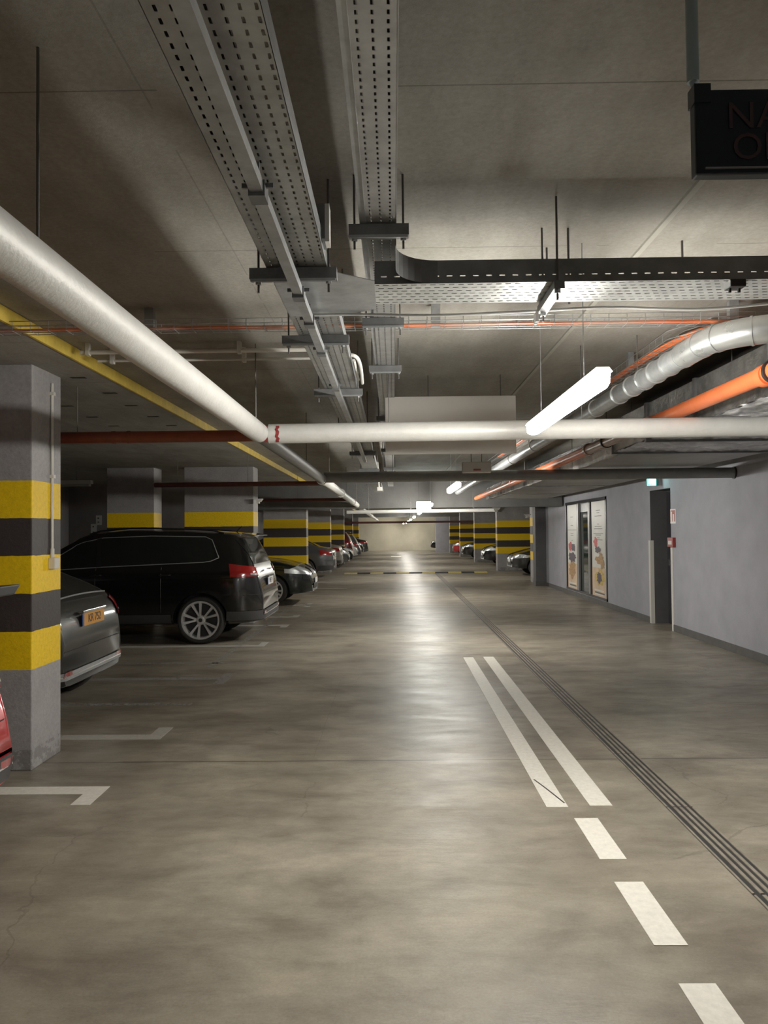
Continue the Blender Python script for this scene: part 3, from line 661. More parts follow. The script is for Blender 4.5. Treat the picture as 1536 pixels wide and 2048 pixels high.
# small box sign beyond
p0 = at_y(925, 924, 8.4); p1 = at_y(983, 941, 8.4)
e = empty('hanging_sign_box', ((p0.x + p1.x) / 2, 8.4, p1.z), 'small pale box sign with a red spot just above the dull grey pipe', 'sign')
MB().box(p0.x, p1.x, 8.4, 8.5, p1.z - .02, p0.z).build('sign_case', M['panel_white'], e, bevel=.01)
MB().box((p0.x + p1.x) / 2 - .04, (p0.x + p1.x) / 2 + .04, 8.392, 8.4, p1.z, p1.z + .02).build('sign_mark', M['red_sign'], e)
rod(p0.x + .1, 8.45, p0.z, CZ, e); rod(p1.x - .1, 8.45, p0.z, CZ, e)
# curved white conduit near the third strut
q = at_z(698, 705, TZ + .02); q2 = at_z(702, 800, TZ - .02)
tag(MB().tube(smooth_path([(-.222, 4.2, TZ + .03), (-.19, 4.22, TZ + .02), (-.175, 4.35, TZ), (-.18, 4.75, TZ - .02)]), .010, 10).tube([(-.205, 4.2, TZ), (-.205, 4.75, TZ)], .008, 8).build('curved_conduit', M['white'], smooth=True), 'white conduit hooking out of the wide tray before its third strut', 'conduit')
e = empty('ceiling_camera', at_y(758, 975, 12), 'tiny white camera hanging under the narrow tray far ahead', 'camera')
p = at_y(758, 978, 12)
MB().box(p.x - .03, p.x + .05, 11.95, 12.05, p.z - .03, p.z + .03).build('camera_body', M['white'], e, bevel=.008)
MB().tube([(p.x, 12, p.z + .02), (p.x - .02, 12, RZ)], .012, 8).build('camera_arm', M['white'], e)

# ================================================================== LAMPS
LAMPX, LAMPZ = .845, 2.20
def lamp_proto():
    e = empty('hanging_tube_lamp', (0, 0, 0), 'x', 'lamp', absolute=False)
    L = .785
    def hull(w, z0, z1, taper, l):
        n = 10; prof = [(w * math.cos(a), z0 + (z1 - z0) * math.sin(a)) for a in np.linspace(0, pi, n)]
        return prof, l
    # diffuser: half-round trough facing down
    pr = [(.041 * math.cos(a), -.034 * abs(math.sin(a)) ** .7) for a in np.linspace(pi, 2 * pi, 13)] + [(.043, .032), (-.043, .032)]
    pts = [(0, -L, 0), (0, -L + .02, 0), (0, -L + .06, 0), (0, L - .06, 0), (0, L - .02, 0), (0, L, 0)]
    MB().sweep(pts, pr, scale=[.55, .85, 1, 1, .85, .55]).build('lamp_diffuser', M['lamp_lit'], e, smooth=True, loc=(0, 0, 0), angle=50)
    pr2 = [(-.040, .030), (.040, .030), (.026, .048), (-.026, .048)]
    MB().sweep([(0, -L - .004, 0), (0, L + .004, 0)], pr2).build('lamp_housing', M['lamp_body'], e, loc=(0, 0, 0))
    for s in (-.62, .62):
        MB().tube([(0, s * L, .05), (0, s * L, CZ - LAMPZ)], .0025, 5).build('suspension_wire', M['galv'], e, loc=(0, 0, 0))
    for s in (-1, 1): MB().box(-.046, .046, s * (L - .09) - .008, s * (L - .09) + .008, -.012, .03).build('lamp_clip', M['lamp_body'], e, loc=(0, 0, 0))
    return e
lp = lamp_proto()
ys = [3.86, 10.95, 18.45, 26, 33.5, 41, 48.5, 56, -7.6, 61.8]  # unseen rear lamp is set back to dim the pillar fronts
names = ['bright tube lamp hanging nearest, in front of the silver cross pipe', 'second lit tube lamp, hanging just below the dull grey pipe', 'third lit tube lamp, behind the glowing light box',
         'fourth lit tube lamp along the aisle', 'fifth lit tube lamp along the aisle', 'sixth lit tube lamp along the aisle', 'seventh lit tube lamp along the aisle', 'last lit tube lamp before the far wall', 'unseen lit tube lamp behind the viewer', 'added tube lamp brightening the far wall']  # final lamp is added to brighten the far wall
for i, y in enumerate(ys):
    o = lp if i == 0 else copy_tree(lp)
    o.location = (LAMPX + (.02 * i if 0 < i < 8 else 0), y, LAMPZ); o['label'] = names[i]; o['group'] = 'tube lamps along the aisle'
# glowing light box
p0 = at_y(833, 1003, 17.2); p1 = at_y(862, 1019, 17.2)
e = empty('light_box_sign', ((p0.x + p1.x) / 2, 17.2, p1.z), 'small glowing white light box hanging over the aisle', 'sign')
MB().box(p0.x, p1.x, 17.205, 17.26, p1.z, p0.z).build('sign_case', M['lamp_body'], e)
MB().box(p0.x + .01, p1.x - .01, 17.195, 17.205, p1.z + .01, p0.z - .01).build('sign_face', M['box_lit'], e)
rod(p0.x + .05, 17.23, p0.z, CZ, e); rod(p1.x - .05, 17.23, p0.z, CZ, e)
# unlit lamp over the left bays
e = empty('unlit_lamp', (-5, 12, 2.35), 'unlit tube lamp hanging over the bays beside the nearest pillar', 'lamp')
p0 = at_y(60, 968, 12.2); p1 = at_y(184, 968, 12.2); 
MB().box(p0.x, p1.x, 12.14, 12.26, p1.z, p1.z + .06).build('lamp_housing', M['lamp_grey'], e, bevel=.012)
MB().box(p0.x + .03, p1.x - .03, 12.15, 12.25, p1.z - .035, p1.z).build('lamp_diffuser', M['lamp_off'], e, bevel=.01)
rod(p1.x - .25, 12.2, p1.z + .05, PZ, e); rod(p0.x + .25, 12.2, p1.z + .05, PZ, e)
# loudspeaker / floodlight units on pillars
def flood(px, py, y, s, m, label, up=False):
    p = at_y(px, py, y)
    e = empty('horn_loudspeaker', p, label, 'loudspeaker')
    k = s
    MB().add([(p.x - .6 * k, y - .1, p.z + .1 * k), (p.x + .6 * k, y - .1, p.z + .16 * k), (p.x + .25 * k, y - .1, p.z - .28 * k), (p.x - .15 * k, y - .1, p.z - .2 * k),
              (p.x - .6 * k, y + .05, p.z + .1 * k), (p.x + .6 * k, y + .05, p.z + .16 * k), (p.x + .25 * k, y + .05, p.z - .28 * k), (p.x - .15 * k, y + .05, p.z - .2 * k)],
             [(0, 1, 2, 3), (7, 6, 5, 4), (0, 4, 5, 1), (1, 5, 6, 2), (2, 6, 7, 3), (3, 7, 4, 0)]).build('speaker_horn', m, e)
    MB().box(p.x - .3 * k, p.x + .1 * k, y - .07, y + .03, p.z - .52 * k, p.z - .24 * k).build('speaker_base', m, e)
    return e
flood(518, 1000, 13.55, .12, M['panel_white'], 'pale horn unit at the top edge of the pillar behind the estate car')
flood(993, 1016, 30.2, .30, M['white'], 'white horn unit on top of the wide right pillar')
flood(1055, 1030, 23.3, .17, M['panel_white'], 'tilted pale unit beside the dark end of the right wall')

# ================================================================== SIGNS, SHOPFRONT
# dark hanging sign, upper right
SY = 1.7
a = at_y(1389, 190, SY); b = at_y(1389, 350, SY); c = at_y(1536, 172, SY)
e = empty('hanging_sign', (a.x + .3, SY, b.z), 'dark blue sign with dim reddish letters hanging at the upper right', 'sign')
x0, x1, z0, z1 = a.x, a.x + .9, b.z, a.z + .012
MB().box(x0, x1, SY, SY + .03, z0, z1).build('sign_board', M['sign_dark'], e, bevel=.004)
MB().box(x0 + .02, x1, SY - .004, SY, z0 + .012, z0 + .016).build('sign_edge', M['frame_light'], e)
for s, zz, xx in (('NARO', z0 + .128, .19), ('OPUS', z0 + .058, .185)):
    text(s, .085, frame_mtx((x0 + xx, SY - .003, zz), (1, 0, 0), (0, 0, 1)), 'sign_lettering', M['sign_text'], e)
g0 = at_y(1386, 165, SY + .015)
MB().tube([(g0.x, SY + .015, g0.z), (g0.x, SY + .015, CZ)], .0135, 14).build('sign_pole', M['sign_pole'], e, smooth=True)
MB().tube(smooth_path([(g0.x - .004, SY + .015, g0.z + .005), (g0.x + .006, SY + .015, g0.z - .02), (g0.x + .02, SY + .015, g0.z - .04)], 5), .006, 8).build('pole_hook', M['sign_pole'], e, smooth=True)
MB().tube([(x0 + .75, SY + .015, z1), (x0 + .75, SY + .015, CZ)], .0135, 14).build('sign_pole', M['sign_pole'], e, smooth=True)
MB().box(x0 - .002, x0 + .035, SY - .004, SY + .034, z1 - .03, z1 + .012).build('sign_clamp', M['sign_dark'], e)
# exit sign
a = at_y(1294, 950, 12.45); b = at_y(1312, 971, 12.45)
e = empty('exit_sign', ((a.x + b.x) / 2, 12.45, b.z), 'small glowing green exit sign above the dark doorway', 'sign')
MB().box(a.x, b.x + .06, 12.455, 12.50, b.z, a.z).build('sign_case', M['galv_dark'], e)
MB().box(a.x, b.x, 12.445, 12.455, b.z, a.z).build('sign_face', M['exit_lit'], e)
w_ = b.x - a.x; h_ = a.z - b.z
f = MB(); X0, Z0 = a.x, b.z
def q(xa, xb, za, zb): f.box(X0 + xa * w_, X0 + xb * w_, 12.441, 12.445, Z0 + za * h_, Z0 + zb * h_)
q(.55, .95, .08, .92); q(.26, .36, .72, .86); q(.2, .42, .42, .68); q(.16, .25, .15, .45); q(.34, .44, .1, .42); q(.4, .52, .5, .6)
f.build('running_figure', M['exit_white'], e)
MB().box(b.x + .02, WX, 12.47, 12.49, a.z - .05, a.z - .03).build('sign_arm', M['galv_dark'], e)
# call point and fire sign
def wallplate(px0, py0, px1, py1, name, label, cat, m, frame=None):
    a = at_x(px0, py0, WX); b = at_x(px1, py1, WX); c = at_x((px0 + px1) / 2, py0, WX); dd = at_x((px0 + px1) / 2, py1, WX)
    e = empty(name, (WX, (a.y + b.y) / 2, dd.z), label, cat)
    return e, b.y, a.y, dd.z, c.z
e, y0, y1, z0, z1 = wallplate(1341, 1018, 1352, 1047, 'fire_notice', 'small red and white fire notice on the wall right of the doorway', 'sign', None)
MB().box(WX - .006, WX, y0, y1, z0, z1).build('notice_board', M['plate_w'], e)
MB().box(WX - .009, WX - .006, y0 + .02, y1 - .02, z0 + .03, z1 - .02).build('notice_field', M['red_sign'], e)
MB().box(WX - .012, WX - .009, y0 + .05, y0 + .10, z0 + .03, z1 - .08).box(WX - .012, WX - .009, y1 - .09, y1 - .05, z0 + .03, z1 - .04).build('notice_figure', M['plate_w'], e)
e, y0, y1, z0, z1 = wallplate(1341, 1075, 1352, 1094, 'call_point', 'dark red alarm call point on the wall beside the doorway', 'alarm', None)
MB().box(WX - .05, WX, y0, y1, z0, z1).build('call_point_case', M['red'], e, bevel=.006)
MB().box(WX - .054, WX - .05, y0 + .04, y1 - .04, z0 + .04, z1 - .05).build('call_point_window', M['panel_white'], e)
# corner guards
for px, py0, py1, y, lb in ((1297, 1090, 1247, dY1, 'white corner guard on the far edge of the doorway'), (1342, 1095, 1262, dY0, 'white corner guard on the near edge of the doorway')):
    s = 1 if y == dY1 else -1
    tag(MB().box(WX - .012, WX, y, y + s * .075, 0, 1.40).box(WX - .012, WX + .05, y - s * .006, y, 0, 1.40).build('corner_guard', M['panel_white']), lb, 'corner guard')
# small signs on the left back wall
for i, (px0, py0, px1, py1, lb) in enumerate(((192, 1031, 203, 1050, 'upper small white notice on the back wall beside the narrow pillar'), (182, 1048, 193, 1070, 'lower small white notice on the back wall'))):
    a = at_y(px0, py0, 18.19); b = at_y(px1, py1, 18.19)
    e = empty('wall_notice', ((a.x + b.x) / 2, 18.19, b.z), lb, 'sign')
    MB().box(a.x, b.x, 18.185, 18.20, b.z, a.z).build('notice_board', M['plate_w'], e)
    MB().box(a.x + .04, b.x - .05, 18.18, 18.185, b.z + .06, b.z + .08).box(a.x + .04, b.x - .06, 18.18, 18.185, a.z - .08, a.z - .05).build('notice_print', M['ink'], e)
# shopfront
sf = empty('shop_front', (WX, 17.6, 0), 'glazed double shop entrance with a tall white food poster on each side', 'shop front')
fr = MB()
def fb(y0, y1, z0, z1, x0=WX - .012, x1=WX + .10): fr.box(x0, x1, y0, y1, z0, z1)
for y in (sY0, 17.02, 18.22, sY1 - .07): fb(y, y + .07, sZ0, sZ1)
fb(sY0, sY1, sZ1 - .06, sZ1); fb(sY0, sY1, sZ0, sZ0 + .05)
fr.build('door_frame', M['frame_dark'], sf)
gl = MB().box(WX + .04, WX + .05, sY0 + .07, sY1 - .07, sZ0 + .05, sZ1 - .06).build('glass_pane', M['shop_glass'], sf)
for y in (17.09, 18.10): MB().box(WX - .02, WX + .03, y, y + .12, sZ0 + .05, sZ1 - .06).build('sliding_frame', M['frame_light'], sf)
MB().box(WX + .03, WX + .04, 17.25, 18.08, 2.0, sZ1 - .06).build('door_header', M['galv'], sf)
def poster(y0, y1, z0, z1, label, right):
    e = empty('food_poster', (WX, (y0 + y1) / 2, z0), label, 'poster')
    x = WX + .005; W_ = y1 - y0; H_ = z1 - z0
    MB().box(x, x + .008, y0, y1, z0, z1).build('poster_sheet', M['poster'], e)
    MB().box(x - .0015, x, y0, y1, z0, z0 + .30 * H_).build('poster_tint', M['poster_fade'], e)
    def blob(cy, cz, ry, rz, m, name, seed, dx=.003, n=22):
        random.seed(seed); ps = []
        for k in range(n):
            a = 2 * pi * k / n; r = 1 + random.uniform(-.28, .22)
            ps.append((x - dx, y0 + W_ * (cy + ry * r * math.cos(a)), z0 + H_ * (cz + rz * r * math.sin(a))))
        MB().poly(ps).build(name, M[m], e)
    if right:
        blob(.70, .565, .15, .055, 'food_red', 'pepper_picture', 2); blob(.55, .49, .22, .035, 'food_dark', 'pan_picture', 3, .004)
        blob(.45, .40, .34, .055, 'food_tan', 'dish_picture', 4, .005); blob(.62, .43, .2, .02, 'plate_w', 'plate_picture', 5, .006)
        blob(.22, .34, .16, .06, 'food_tan', 'pasta_picture', 8, .004); blob(.42, .20, .34, .085, 'food_gold', 'bowl_picture', 6, .004); blob(.45, .20, .20, .06, 'food_dark', 'soup_picture', 7, .005)
        rows = [(.90, .3), (.875, .2), (.84, .5), (.755, .15), (.73, .5), (.705, .6), (.655, .7), (.64, .4), (.61, .2), (.59, .6)]
    else:
        blob(.7, .50, .2, .06, 'food_red', 'pepper_picture', 12); blob(.35, .49, .2, .05, 'food_dark', 'fruit_picture', 13, .004)
        blob(.5, .37, .40, .06, 'food_dark', 'berry_picture', 14, .003); blob(.5, .22, .36, .10, 'food_tan', 'bread_picture', 15, .004)
        rows = [(.85, .3), (.75, .25), (.695, .95), (.65, .3), (.63, .3), (.57, .1)]
    t = MB()
    for zz, ww in rows: t.box(x - .002, x, y0 + W_ * (.5 - ww / 2), y0 + W_ * (.5 + ww / 2), z0 + H_ * zz, z0 + H_ * zz + .012)
    t.box(x - .004, x, y0 + .1 * W_, y1 - .2 * W_, z0 + .03 * H_, z0 + .045 * H_)
    t.build('poster_print', M['ink'] if 0 else mat('print_grey', (.12, .12, .12), .5), e)
    MB().box(x - .004, x, y0 + .15 * W_, y1 - .15 * W_, z0 + .055 * H_, z0 + .07 * H_).box(x - .004, x, y0 + .2 * W_, y1 - .2 * W_, z0 + .015 * H_, z0 + .025 * H_).build('poster_band', M['plate_w'], e)
poster(15.90, 16.98, .17, 2.2, 'tall food poster with a bowl and red pepper, right of the shop door', True)
poster(18.36, 19.32, .17, 2.2, 'tall food poster with bread and fruit, left of the shop door', False)
# ================================================================== CARS
def interp(pts, xs, sm=.02):
    px = [p[0] for p in pts]; py = [p[1] for p in pts]
    out = np.zeros_like(xs); ks = np.linspace(-2, 2, 9); wt = np.exp(-ks ** 2)
    for k, w in zip(ks, wt): out += w * np.interp(xs + k * sm, px, py)
    return out / wt.sum()
KIND = {
 'suv': dict(L=4.70, W=1.88, r=.345, fa=1.42, ra=-1.47, belt=1.08, zb=.27,
    top=[(-2.35, .60), (-2.335, .82), (-2.27, 1.0), (-2.22, 1.15), (-2.12, 1.38), (-2.02, 1.56), (-1.9, 1.61), (-1.2, 1.66), (-.3, 1.68), (.3, 1.62), (.72, 1.36), (1.1, 1.13), (1.3, 1.08), (1.8, 1.0), (2.12, .90), (2.28, .78), (2.35, .55)],
    win=[((-1.72, 1.24), (-1.58, 1.18), (-.9, 1.155), (.0, 1.12), (.86, 1.075)), ((-1.60, 1.50), (-1.5, 1.545), (-.7, 1.565), (.0, 1.545), (.36, 1.47), (.70, 1.24))],
    pillars=[(-.02, .05)], shield=((1.10, .45), (1.57, .55), .60), rear=((1.14, .55), (1.50, .50))),
 'hatch': dict(L=4.0, W=1.74, r=.31, fa=1.25, ra=-1.25, belt=.93, zb=.22,
    top=[(-2.0, .5), (-1.985, .60), (-1.94, .68), (-1.84, .88), (-1.70, 1.14), (-1.58, 1.36), (-1.5, 1.43), (-.6, 1.48), (.1, 1.44), (.95, 1.0), (1.4, .92), (1.8, .80), (1.96, .68), (2.0, .5)],
    win=[((-1.35, 1.02), (-.9, .98), (.0, .96), (.75, .955)), ((-1.2, 1.3), (-.7, 1.36), (.0, 1.34), (.55, 1.1))],
    pillars=[(-.15, -.08)], shield=((.98, .42), (1.38, .52), .5), rear=((1.02, .5), (1.34, .45))),
 'coupe': dict(L=4.3, W=1.76, r=.32, fa=1.3, ra=-1.55, belt=.97, zb=.25,
    top=[(-2.15, .60), (-2.14, .80), (-2.08, .93), (-1.97, 1.04), (-1.8, 1.13), (-1.4, 1.32), (-.9, 1.45), (-.3, 1.49), (.1, 1.45), (.95, 1.02), (1.5, .90), (1.95, .78), (2.11, .68), (2.15, .5)],
    win=[((-1.0, 1.05), (-.5, 1.02), (.0, 1.01), (.75, 1.0)), ((-.9, 1.22), (-.6, 1.33), (.0, 1.36), (.5, 1.16))],
    pillars=[(-.35, -.28)], shield=((.97, .42), (1.33, .52), .5), rear=((1.03, .5), (1.30, .45))),
 'sedan': dict(L=4.55, W=1.80, r=.325, fa=1.42, ra=-1.30, belt=.92, zb=.23,
    top=[(-2.275, .58), (-2.26, .80), (-2.21, .98), (-2.0, 1.05), (-1.75, 1.08), (-1.1, 1.36), (-.6, 1.44), (.0, 1.44), (.25, 1.40), (1.0, 1.03), (1.5, .97), (1.95, .86), (2.18, .75), (2.25, .62), (2.275, .5)],
    win=[((-1.45, 1.04), (-.8, .99), (.0, .97), (.8, .965)), ((-1.25, 1.18), (-.8, 1.29), (.0, 1.33), (.6, 1.12))],
    pillars=[(-.18, -.10)], shield=((1.0, .45), (1.36, .55), .5), rear=((1.10, .5), (1.32, .45))),
}
PAINT = {}
def paint(name, col, metal=.3, rough=.3):
    if name not in PAINT: PAINT[name] = mat('car_paint_' + name, col, rough, metal=metal, coat=.9)
    return PAINT[name]
def ring_half(w, zb, belt, top, gk):
    g = max(0, min(1, (top - belt) / .45)); hw = w / 2
    wr = hw * (.93 - .20 * g * gk); zr = top - .015 - .06 * g
    pts = [(0, zb), (.78 * hw, zb), (.93 * hw, zb + .04), (.985 * hw, zb + .17), (1.0 * hw, zb + .62 * (belt - zb)), (.985 * hw, belt - .05), (.955 * hw, belt), (wr + (.955 * hw - wr) * .5, (belt + zr) / 2 + .005), (wr, zr), (wr * .90, zr + (top - zr) * .62), (wr * .55, top - .006), (0, top)]
    P = [Vector((a, b, 0)) for a, b in pts]; out = []
    for i in range(len(P) - 1):
        p0, p1, p2, p3 = P[max(0, i - 1)], P[i], P[i + 1], P[min(len(P) - 1, i + 2)]
        for k in range(2):
            t = k / 2; q = .5 * ((2 * p1) + (p2 - p0) * t + (2 * p0 - 5 * p1 + 4 * p2 - p3) * t * t + (3 * p1 - p0 - 3 * p2 + p3) * t ** 3)
            out.append((q.x, q.y))
    out.append((0, top)); return out
WHEELS = {}
def wheel_mesh(r, style):
    if (r, style) in WHEELS: return WHEELS[(r, style)]
    w = .105; ri = r * (.78 if style == 'suv' else .70)
    ty = MB().lathe([(ri, -w * .85), (ri + .02, -w), (r - .03, -w), (r - .008, -w * .82), (r, -w * .5), (r, w * .5), (r - .008, w * .82), (r - .03, w), (ri + .02, w), (ri, w * .85), (ri, -w * .85)], 40)
    o = ty.build('wheel', M['rubber'], smooth=True)
    rm = MB().lathe([(ri, -w * .8), (ri - .004, w * .86), (ri + .008, w * .95), (ri - .018, w * .93), (ri - .03, w * .5), (ri - .03, -w * .8)], 40)
    n = 5
    for k in range(n):
        for s in (-1, 1):
            a = 2 * pi * k / n + pi / 2 + s * .055; b = 2 * pi * k / n + pi / 2 + s * .25
            p0 = Vector((.045 * math.cos(a), w * .62, .045 * math.sin(a))); p1 = Vector(((ri - .012) * math.cos(b), w * .80, (ri - .012) * math.sin(b)))
            rm.sweep([p0, (p0 + p1) / 2 + Vector((0, .004, 0)), p1], [(-.016, -.014), (.016, -.014), (.012, .014), (-.012, .014)], up=Vector((0, 1, 0)), scale=[1, 1.05, 1.5])
    rm.lathe([(0.0001, w * .84), (.055, w * .82), (.072, w * .6), (.07, w * .2), (.0001, w * .2)], 20)
    q = rm.build('rim', M['alloy'], o, smooth=True, loc=(0, 0, 0), angle=30)
    dk = MB().lathe([(0.0001, w * .25), (ri - .03, w * .25)], 24).build('brake_disc', M['ink'], o, loc=(0, 0, 0), fix=False)
    hb = MB().lathe([(0.0001, w * .88), (.028, w * .87), (.03, w * .8)], 16).build('hub_cap', M['ink'], o, loc=(0, 0, 0), fix=False)
    WHEELS[(r, style)] = o
    bpy.data.objects.remove(o.copy()) if 0 else None
    return o
def make_car(kind, color, loc, rz, label, group=None, hi=1, plate='plate_w', front_vis=True, plate_text='', name='parked_car', trimcol='chrome', bumper=None, scale=1.0):
    K = KIND[kind]; L, W = K['L'], K['W']; car = empty(name, (0, 0, 0), label, 'car', group, absolute=False)
    xs = [-L / 2, -L / 2 + .012, -L / 2 + .035, -L / 2 + .07, -L / 2 + .11, -L / 2 + .16]
    n = 44 if hi else 26
    xs += list(np.linspace(-L / 2 + .22, L / 2 - .22, n)) + [L / 2 - .16, L / 2 - .11, L / 2 - .07, L / 2 - .035, L / 2 - .012, L / 2]
    xs = np.array(xs); top = interp(K['top'], xs, .02); gk = 1
    mb = MB(); rings = []
    for i, x in enumerate(xs):
        e = max(0, (abs(x) - (L / 2 - (.62 if x > 0 else .5))) / (.62 if x > 0 else .5))
        w = W * (1 - (.30 if x > 0 else .22) * e ** 2.8)
        zb = K['zb'] + .05 * e ** 2; tp = top[i]; bl = min(K['belt'], tp - .02)
        h = ring_half(w, zb, bl, tp, gk)
        rings.append([(x, -a, b) for a, b in h] + [(x, a, b) for a, b in reversed(h[1:-1])])
    m = len(rings[0]); vs = [p for r_ in rings for p in r_]; fs = []
    for i in range(len(xs) - 1):
        for j in range(m): fs.append((i * m + j, (i + 1) * m + j, (i + 1) * m + (j + 1) % m, i * m + (j + 1) % m))
    fs += [tuple(range(m)), tuple((len(xs) - 1) * m + j for j in reversed(range(m)))]
    mb.add(vs, fs); body = mb.build('car_body', [color, M['black']], loc=(0, 0, 0))
    bvh = BVHTree.FromPolygons([Vector(v) for v in vs], fs)
    # wheel wells
    r = K['r']; ct = MB()
    for ax in (K['fa'], K['ra']):
        for s in (-1, 1):
            y0, y1 = (W / 2 - .30, W / 2 + .1) if s > 0 else (-W / 2 - .1, -W / 2 + .30)
            ct.tube([(ax, y0, r), (ax, y1, r)], r + .055, 32)
    cut = ct.build('cutter', M['black'])
    bo = body.modifiers.new('b', 'BOOLEAN'); bo.operation = 'DIFFERENCE'; bo.object = cut; bo.solver = 'EXACT'
    bpy.context.view_layer.update(); dg = bpy.context.evaluated_depsgraph_get()
    me = bpy.data.meshes.new_from_object(body.evaluated_get(dg)); body.modifiers.clear(); body.data = me
    bpy.data.objects.remove(cut)
    for p in me.polygons:
        c = p.center; p.material_index = 0
        for ax in (K['fa'], K['ra']):
            if math.hypot(c.x - ax, c.z - r) < r + .0549 and abs(c.y) < W / 2 + .01: p.material_index = 1
        if c.z < K['zb'] + .02 and abs(p.normal.z) > .8: p.material_index = 1
    me.shade_smooth(); me.set_sharp_from_angle(angle=math.radians(40))
    body.parent = car
    def hit(o, d):
        q = bvh.ray_cast(Vector(o), Vector(d).normalized()); return q if q[0] is not None else None
    def grid(fn, nu, nv, off, name, m, parent=car, thick=0):
        vs = []; ok = True; G = {}
        for i in range(nu + 1):
            for j in range(nv + 1):
                o, d = fn(i / nu, j / nv); h = hit(o, d)
                if h:
                    nn = h[1] if h[1].dot(Vector(d)) < 0 else -h[1]; G[i, j] = len(vs); vs.append(h[0] + nn * off - Vector(d).normalized() * off * .5)
        fs = [(G[i, j], G[i + 1, j], G[i + 1, j + 1], G[i, j + 1]) for i in range(nu) for j in range(nv) if all(k in G for k in ((i, j), (i + 1, j), (i + 1, j + 1), (i, j + 1)))]
        if not fs: return None
        return MB().add(vs, fs).build(name, m, parent, smooth=True, loc=(0, 0, 0), angle=60)
    def pl(P, t):  # polyline by x
        return np.interp(t, [p[0] for p in P], [p[1] for p in P])
    lo, up = K['win']; xa, xb = lo[0][0], lo[-1][0]; ua, ub = up[0][0], up[-1][0]
    for s in (-1, 1):
        def wf(u, v):
            x = (xa + (xb - xa) * u) * (1 - v) + (ua + (ub - ua) * u) * v
            zl = pl(lo, xa + (xb - xa) * u); zu = pl(up, ua + (ub - ua) * u)
            return (x, s * 3, zl + (zu - zl) * v), (0, -s, 0)
        wn = grid(wf, 30 if hi else 12, 6 if hi else 3, .004, 'side_window', M['glass'])
        if wn and hi:
            loop = [wf(u, 0) for u in np.linspace(0, 1, 24)] + [wf(1, v) for v in np.linspace(.2, 1, 5)] + [wf(u, 1) for u in np.linspace(1, 0, 24)[1:]] + [wf(0, v) for v in np.linspace(.8, 0, 5)]
            P = [h[0] + Vector((0, s * .006, 0)) for h in (hit(*q) for q in loop) if h]
            MB().tube(P, .0065, 5).build('window_trim', M['bumper_silver'], wn, smooth=True, loc=(0, 0, 0))
            for (pa, pb) in K['pillars']:
                def pf(u, v):
                    x = pa + (pb - pa) * u + .05 * v; return (x, s * 3, pl(lo, x) + (pl(up, x) - pl(lo, x)) * v), (0, -s, 0)
                grid(pf, 2, 5, .008, 'door_pillar', M['black'])
            for xd in (-.95 if kind == 'suv' else -.8, .05 if kind == 'suv' else .1):
                if kind in ('suv', 'sedan') or xd > 0:
                    h = hit((xd, s * 3, K['belt'] - .10 + .02), (0, -s, 0))
                    if h: MB().tube([h[0] + Vector((-.09, 0, 0)), h[0] + Vector((-.07, s * .035, 0)), h[0] + Vector((.07, s * .035, 0)), h[0] + Vector((.09, 0, 0))], .012, 6).build('door_handle', color, car, smooth=True, loc=(0, 0, 0))
            # sill cladding
            grid(lambda u, v: ((K['ra'] + r + .08 + (K['fa'] - K['ra'] - 2 * r - .16) * u, s * 3, K['zb'] + .03 + .13 * v), (0, -s, 0)), 8, 3, .006, 'sill_cladding', M['clad'])
            for xd in ((-.9, .05, .98) if kind in ('suv', 'sedan') else (-.35, .85)):
                P = [h[0] + Vector((0, s * .0005, 0)) for h in (hit((xd - (.0 if z > .6 else .0), s * 3, z), (0, -s, 0)) for z in np.linspace(K['zb'] + .18, K['belt'] + .03, 8)) if h]
                if len(P) > 2: MB().tube(P, .003, 4).build('door_gap', M['ink'], car, loc=(0, 0, 0))
        # mirrors
        mx = up[-1][0] + .04; my = s * (W / 2 - .02)
        MB().sweep([(mx, my, K['belt'] + .06), (mx, my + s * .06, K['belt'] + .09), (mx, my + s * .10, K['belt'] + .10), (mx, my + s * .19, K['belt'] + .10)],
                   [(.06 * math.cos(a), .05 * math.sin(a)) for a in np.linspace(0, 2 * pi, 9)[:-1]], scale=[.3, .6, 1.3, 1.0]).build('wing_mirror', color, car, smooth=True, loc=(0, 0, 0))
    (z0, y0), (z1, y1), _ = K['shield'][0], K['shield'][1], 0
    y0, y1 = K['shield'][0][1] * W * .80, K['shield'][1][1] * W * .62
    grid(lambda u, v: ((4, (2 * u - 1) * (y0 + (y1 - y0) * v) * 1.02, K['shield'][0][0] + .03 + (K['shield'][1][0] - K['shield'][0][0] - .06) * v), (-1, 0, 0)), 14, 8, .005, 'windscreen', M['glass'])
    (z0, ya), (z1, yb) = K['rear']
    grid(lambda u, v: ((-4, (2 * u - 1) * W * .74 * (ya + (yb - ya) * v), z0 + (z1 - z0) * v), (1, 0, 0)), 14, 8, .005, 'rear_window', M['glass'])
    # lamps wrapping the corners
    zb_ = {'suv': (.93, 1.12), 'hatch': (.70, .95), 'coupe': (.74, 1.0), 'sedan': (.76, .94)}[kind]
    zf_ = {'suv': (.72, .86), 'hatch': (.60, .76), 'coupe': (.60, .74), 'sedan': (.66, .83)}[kind]
